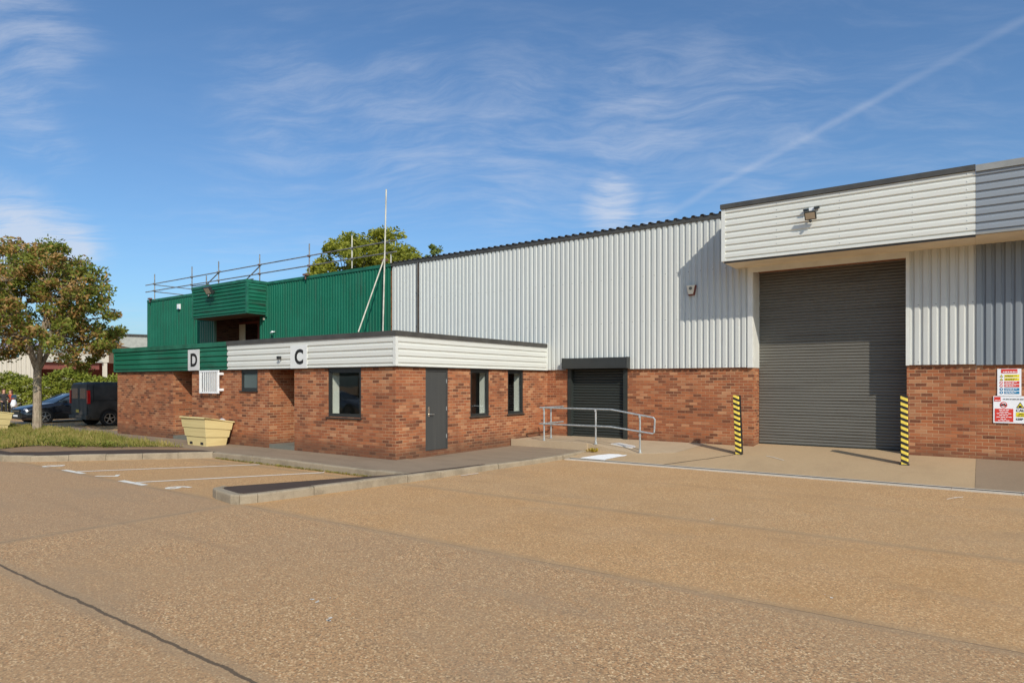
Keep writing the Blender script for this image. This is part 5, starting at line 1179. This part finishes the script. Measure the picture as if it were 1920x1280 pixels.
# the unit across the yard behind the camera (mirrored in the windows)
B = Thing('warehouse', (-20, -34, 0), 'brown brick warehouse with green cladding across the yard, seen only mirrored in the glass', 'warehouse')
mb = MB(); mb.wall((-90, -34, 0), X3, Y3, 130, -.2, 3.0, [(20, 26, -.2, 2.9, .5), (60, 66, -.2, 2.9, .5), (90, 96, -.2, 2.9, .5)]); mb.wall((-78, -34, 0), Y3, X3, -.1, 0, .1); B.part(mb, 'wall', M['brick'])
mb = MB(); mb.corr((-90, -33.9, 3.0), X3, Z3, Y3, 130, 4.5, .6, .06); mb.box(-90, 40, -55, -34.1, 7.4, 7.5); B.part(mb, 'cladding', M['greenw'])

# repeated pieces built in one go become parts of their own
def split_pieces(o):
    me = o.data; key = {}; par = []
    def find(a):
        while par[a] != a: par[a] = par[par[a]]; a = par[a]
        return a
    vid = []
    for v in me.vertices:
        q = tuple(round(c, 4) for c in v.co)
        if q not in key: key[q] = len(par); par.append(len(par))
        vid.append(key[q])
    for p in me.polygons:
        a = find(vid[p.vertices[0]])
        for w_ in p.vertices: b = find(vid[w_]); par[b] = a; a = find(a)
    box = {}
    for v in me.vertices:
        r_ = find(vid[v.index]); b = box.setdefault(r_, [Vector(v.co), Vector(v.co)])
        for i in range(3): b[0][i] = min(b[0][i], v.co[i]); b[1][i] = max(b[1][i], v.co[i])
    ks = list(box)
    if not 1 < len(ks) < 400: return
    cp = {k: k for k in ks}
    def f2(a):
        while cp[a] != a: a = cp[a]
        return a
    for i, a in enumerate(ks):
        for b in ks[i + 1:]:
            if f2(a) == f2(b): continue
            A, B = box[a], box[b]; g = math.sqrt(sum(max(0, A[0][q] - B[1][q], B[0][q] - A[1][q]) ** 2 for q in range(3))); sz = max(max(A[1] - A[0]), max(B[1] - B[0]))
            if g <= max(.02, .5 * sz): cp[f2(a)] = f2(b)
    groups = {}
    for p in me.polygons: groups.setdefault(f2(find(vid[p.vertices[0]])), []).append(p.index)
    if len(groups) < 2: return
    uv = me.uv_layers[0].data; base = o.name.split('.')[0]
    for gi, (g, fs) in enumerate(groups.items()):
        mb = MB()
        for fi in fs:
            p = me.polygons[fi]; mb.face([tuple(me.vertices[q].co) for q in p.vertices], uv=[tuple(uv[l].uv) for l in p.loop_indices], mi=p.material_index, smooth=p.use_smooth)
        n = mb.build(base, list(me.materials), o.parent)
        if gi == 0: first = n
    for c in children(o): c.parent = first
    bpy.data.objects.remove(o)
SKIP = {'lettering', 'pictograms', 'text_row', 'letter', 'crown', 'foliage', 'blossom', 'body', 'trunk', 'stem', 'roof', 'hair'}
for o in list(bpy.data.objects):
    if o.type == 'MESH' and o.parent and o.name.split('.')[0] not in SKIP and len(o.data.vertices) < 20000: split_pieces(o)

# ================================================================== WORLD, SUN, CAMERA
SUN = Vector((1.35, -1.0, 1.18)).normalized(); el = math.asin(SUN.z)
w = bpy.data.worlds.new('World'); SC.world = w; w.use_nodes = True; nt = w.node_tree; nt.nodes.clear()
class WN(N):
    def __init__(s): s.t = nt; s.n = nt.nodes; s.l = nt.links
k = WN()
out = nt.nodes.new('ShaderNodeOutputWorld'); bg = nt.nodes.new('ShaderNodeBackground'); nt.links.new(bg.outputs[0], out.inputs[0])
sky = nt.nodes.new('ShaderNodeTexSky'); sky.sky_type = 'NISHITA'; sky.sun_disc = False; sky.sun_elevation = el; sky.sun_rotation = math.atan2(SUN.x, SUN.y)
sky.air_density = 1.0; sky.dust_density = 1.5; sky.ozone_density = 2.0; sky.altitude = 50
D = k.tc('Generated'); s = k.sep(D); zc = k.math('MAXIMUM', s[2], .03)
inv = k.math('DIVIDE', 1.0, k.math('ADD', zc, .10)); P = k.comb(k.math('MULTIPLY', s[0], inv), k.math('MULTIPLY', s[1], inv), 0.0)
def skydir(px, py):
    d = ray(px); return Vector((d[0], d[1], (HY - py) / F)).normalized()
def blob(px, py, r, soft=1.0):      # patch of sky round a direction
    v = skydir(px, py); n = nt.nodes.new('ShaderNodeVectorMath'); n.operation = 'DISTANCE'; nt.links.new(D, n.inputs[0]); n.inputs[1].default_value = v
    return k.math('SUBTRACT', 1.0, k.step(n.outputs['Value'], r * .15, r * soft))
# wind-drawn cirrus: warped noise stretched along two directions
wv = k.noise(P, 1.1, 3, .5); Pw = k.comb(k.math('ADD', k.math('MULTIPLY', s[0], inv), k.math('MULTIPLY', wv, .65)), k.math('ADD', k.math('MULTIPLY', s[1], inv), k.math('MULTIPLY', wv, -.5)), 0.0)
c1 = k.noise(k.map(Pw, (1.0, 4.2, 1), rot=(0, 0, .55)), 1.6, 8, .62); c2 = k.noise(k.map(Pw, (1.4, 2.6, 1), (3, 1, 0), rot=(0, 0, -.3)), 2.3, 8, .65); c3 = k.noise(P, .8, 4, .5)
RP = k.map(Pw, rot=(0, 0, R(-38))); c1 = k.noise(k.map(RP, (1.0, 3.6, 1)), 1.9, 12, .66); c2 = k.noise(k.map(k.map(Pw, rot=(0, 0, R(-18))), (1.1, 3.0, 1), (3, 1, 0)), 3.4, 12, .68)
fila = k.math('ADD', k.math('MULTIPLY', c1, .6), k.math('MULTIPLY', c2, .4))
def add(a, b): return k.math('ADD', a, b)
mask = None
for px, py, r, g in ((560, 215, .17, .62), (760, 235, .20, .66), (960, 265, .22, .62), (1090, 330, .14, .55), (1180, 230, .18, .75), (1260, 250, .12, .70), (1330, 190, .16, .62), (1420, 250, .20, .55), (40, 50, .11, .85), (25, 190, .07, .8), (55, 250, .06, .65), (110, 285, .05, .55), (1150, 380, .08, 1.35), (1230, 400, .06, .95), (520, 430, .22, .30), (900, 340, .16, .30), (40, 462, .10, 1.7), (120, 468, .07, 1.5), (170, 466, .04, .9), (-20, 450, .12, 1.2), (1560, 180, .35, .22), (1700, 300, .25, .32), (250, 610, .05, .45), (820, 60, .2, .20), (640, 420, .2, .25)):
    b = k.math('MULTIPLY', blob(px, py, r), g); mask = b if mask is None else k.math('MAXIMUM', mask, b)
cirr = k.math('MULTIPLY', k.step(k.math('ADD', fila, k.math('MULTIPLY', mask, .13)), .44, .80), k.math('ADD', k.math('MULTIPLY', mask, .80), .04))
cirr = k.math('MULTIPLY', cirr, 1.0, clamp=True)
# contrail along a great circle
va, vb = skydir(1925, 35), skydir(1370, 335); nn = va.cross(vb).normalized()
dn = nt.nodes.new('ShaderNodeVectorMath'); dn.operation = 'DOT_PRODUCT'; nt.links.new(D, dn.inputs[0]); dn.inputs[1].default_value = nn
vm = (va + vb).normalized(); dm = nt.nodes.new('ShaderNodeVectorMath'); dm.operation = 'DISTANCE'; nt.links.new(D, dm.inputs[0]); dm.inputs[1].default_value = vm
jit = k.math('MULTIPLY', k.math('SUBTRACT', k.noise(D, 9, 5, .6), .5), .014); ww = k.math('ABSOLUTE', k.math('ADD', dn.outputs['Value'], jit))
trail = k.math('MULTIPLY', k.math('SUBTRACT', 1.0, k.step(ww, .0, .008)), k.math('SUBTRACT', 1.0, k.step(dm.outputs['Value'], .22, .36)))
trail = k.math('MULTIPLY', trail, k.math('MULTIPLY_ADD', k.step(k.noise(D, 6, 3), .35, .65), .14, .10))
cl_ = k.math('ADD', cirr, trail, clamp=True)
hs = nt.nodes.new('ShaderNodeHueSaturation'); hs.inputs['Saturation'].default_value = 1.0; hs.inputs['Value'].default_value = 1.0; nt.links.new(sky.outputs[0], hs.inputs['Color'])
skyc = k.mix(1.0, hs.outputs[0], (.70, .94, 1.13), 'MULTIPLY')
col = k.mix(k.math('MULTIPLY', cl_, .66), skyc, (5.6, 5.9, 6.6))
nt.links.new(col, bg.inputs[0]); bg.inputs[1].default_value = .125
ld = bpy.data.lights.new('sun', 'SUN'); ld.energy = 3.5; ld.angle = R(.55); ld.color = (1, .93, .82); lo = bpy.data.objects.new('sun', ld); COL.objects.link(lo)
lo.rotation_euler = SUN.to_track_quat('Z', 'Y').to_euler(); lo.location = (20, -20, 30)
cd = bpy.data.cameras.new('camera'); co = bpy.data.objects.new('camera', cd); COL.objects.link(co); SC.camera = co
co.location = (0, 0, CAMZ); co.rotation_euler = (R(90), 0, R(35.7)); cd.sensor_width = 36; cd.lens = F / 1920 * 36; cd.shift_y = (HY - 640) / 1920; cd.clip_end = 1500; cd.clip_start = .05
SC.view_settings.view_transform = 'Standard'; SC.view_settings.look = 'None'; SC.view_settings.exposure = 0; SC.view_settings.gamma = 1
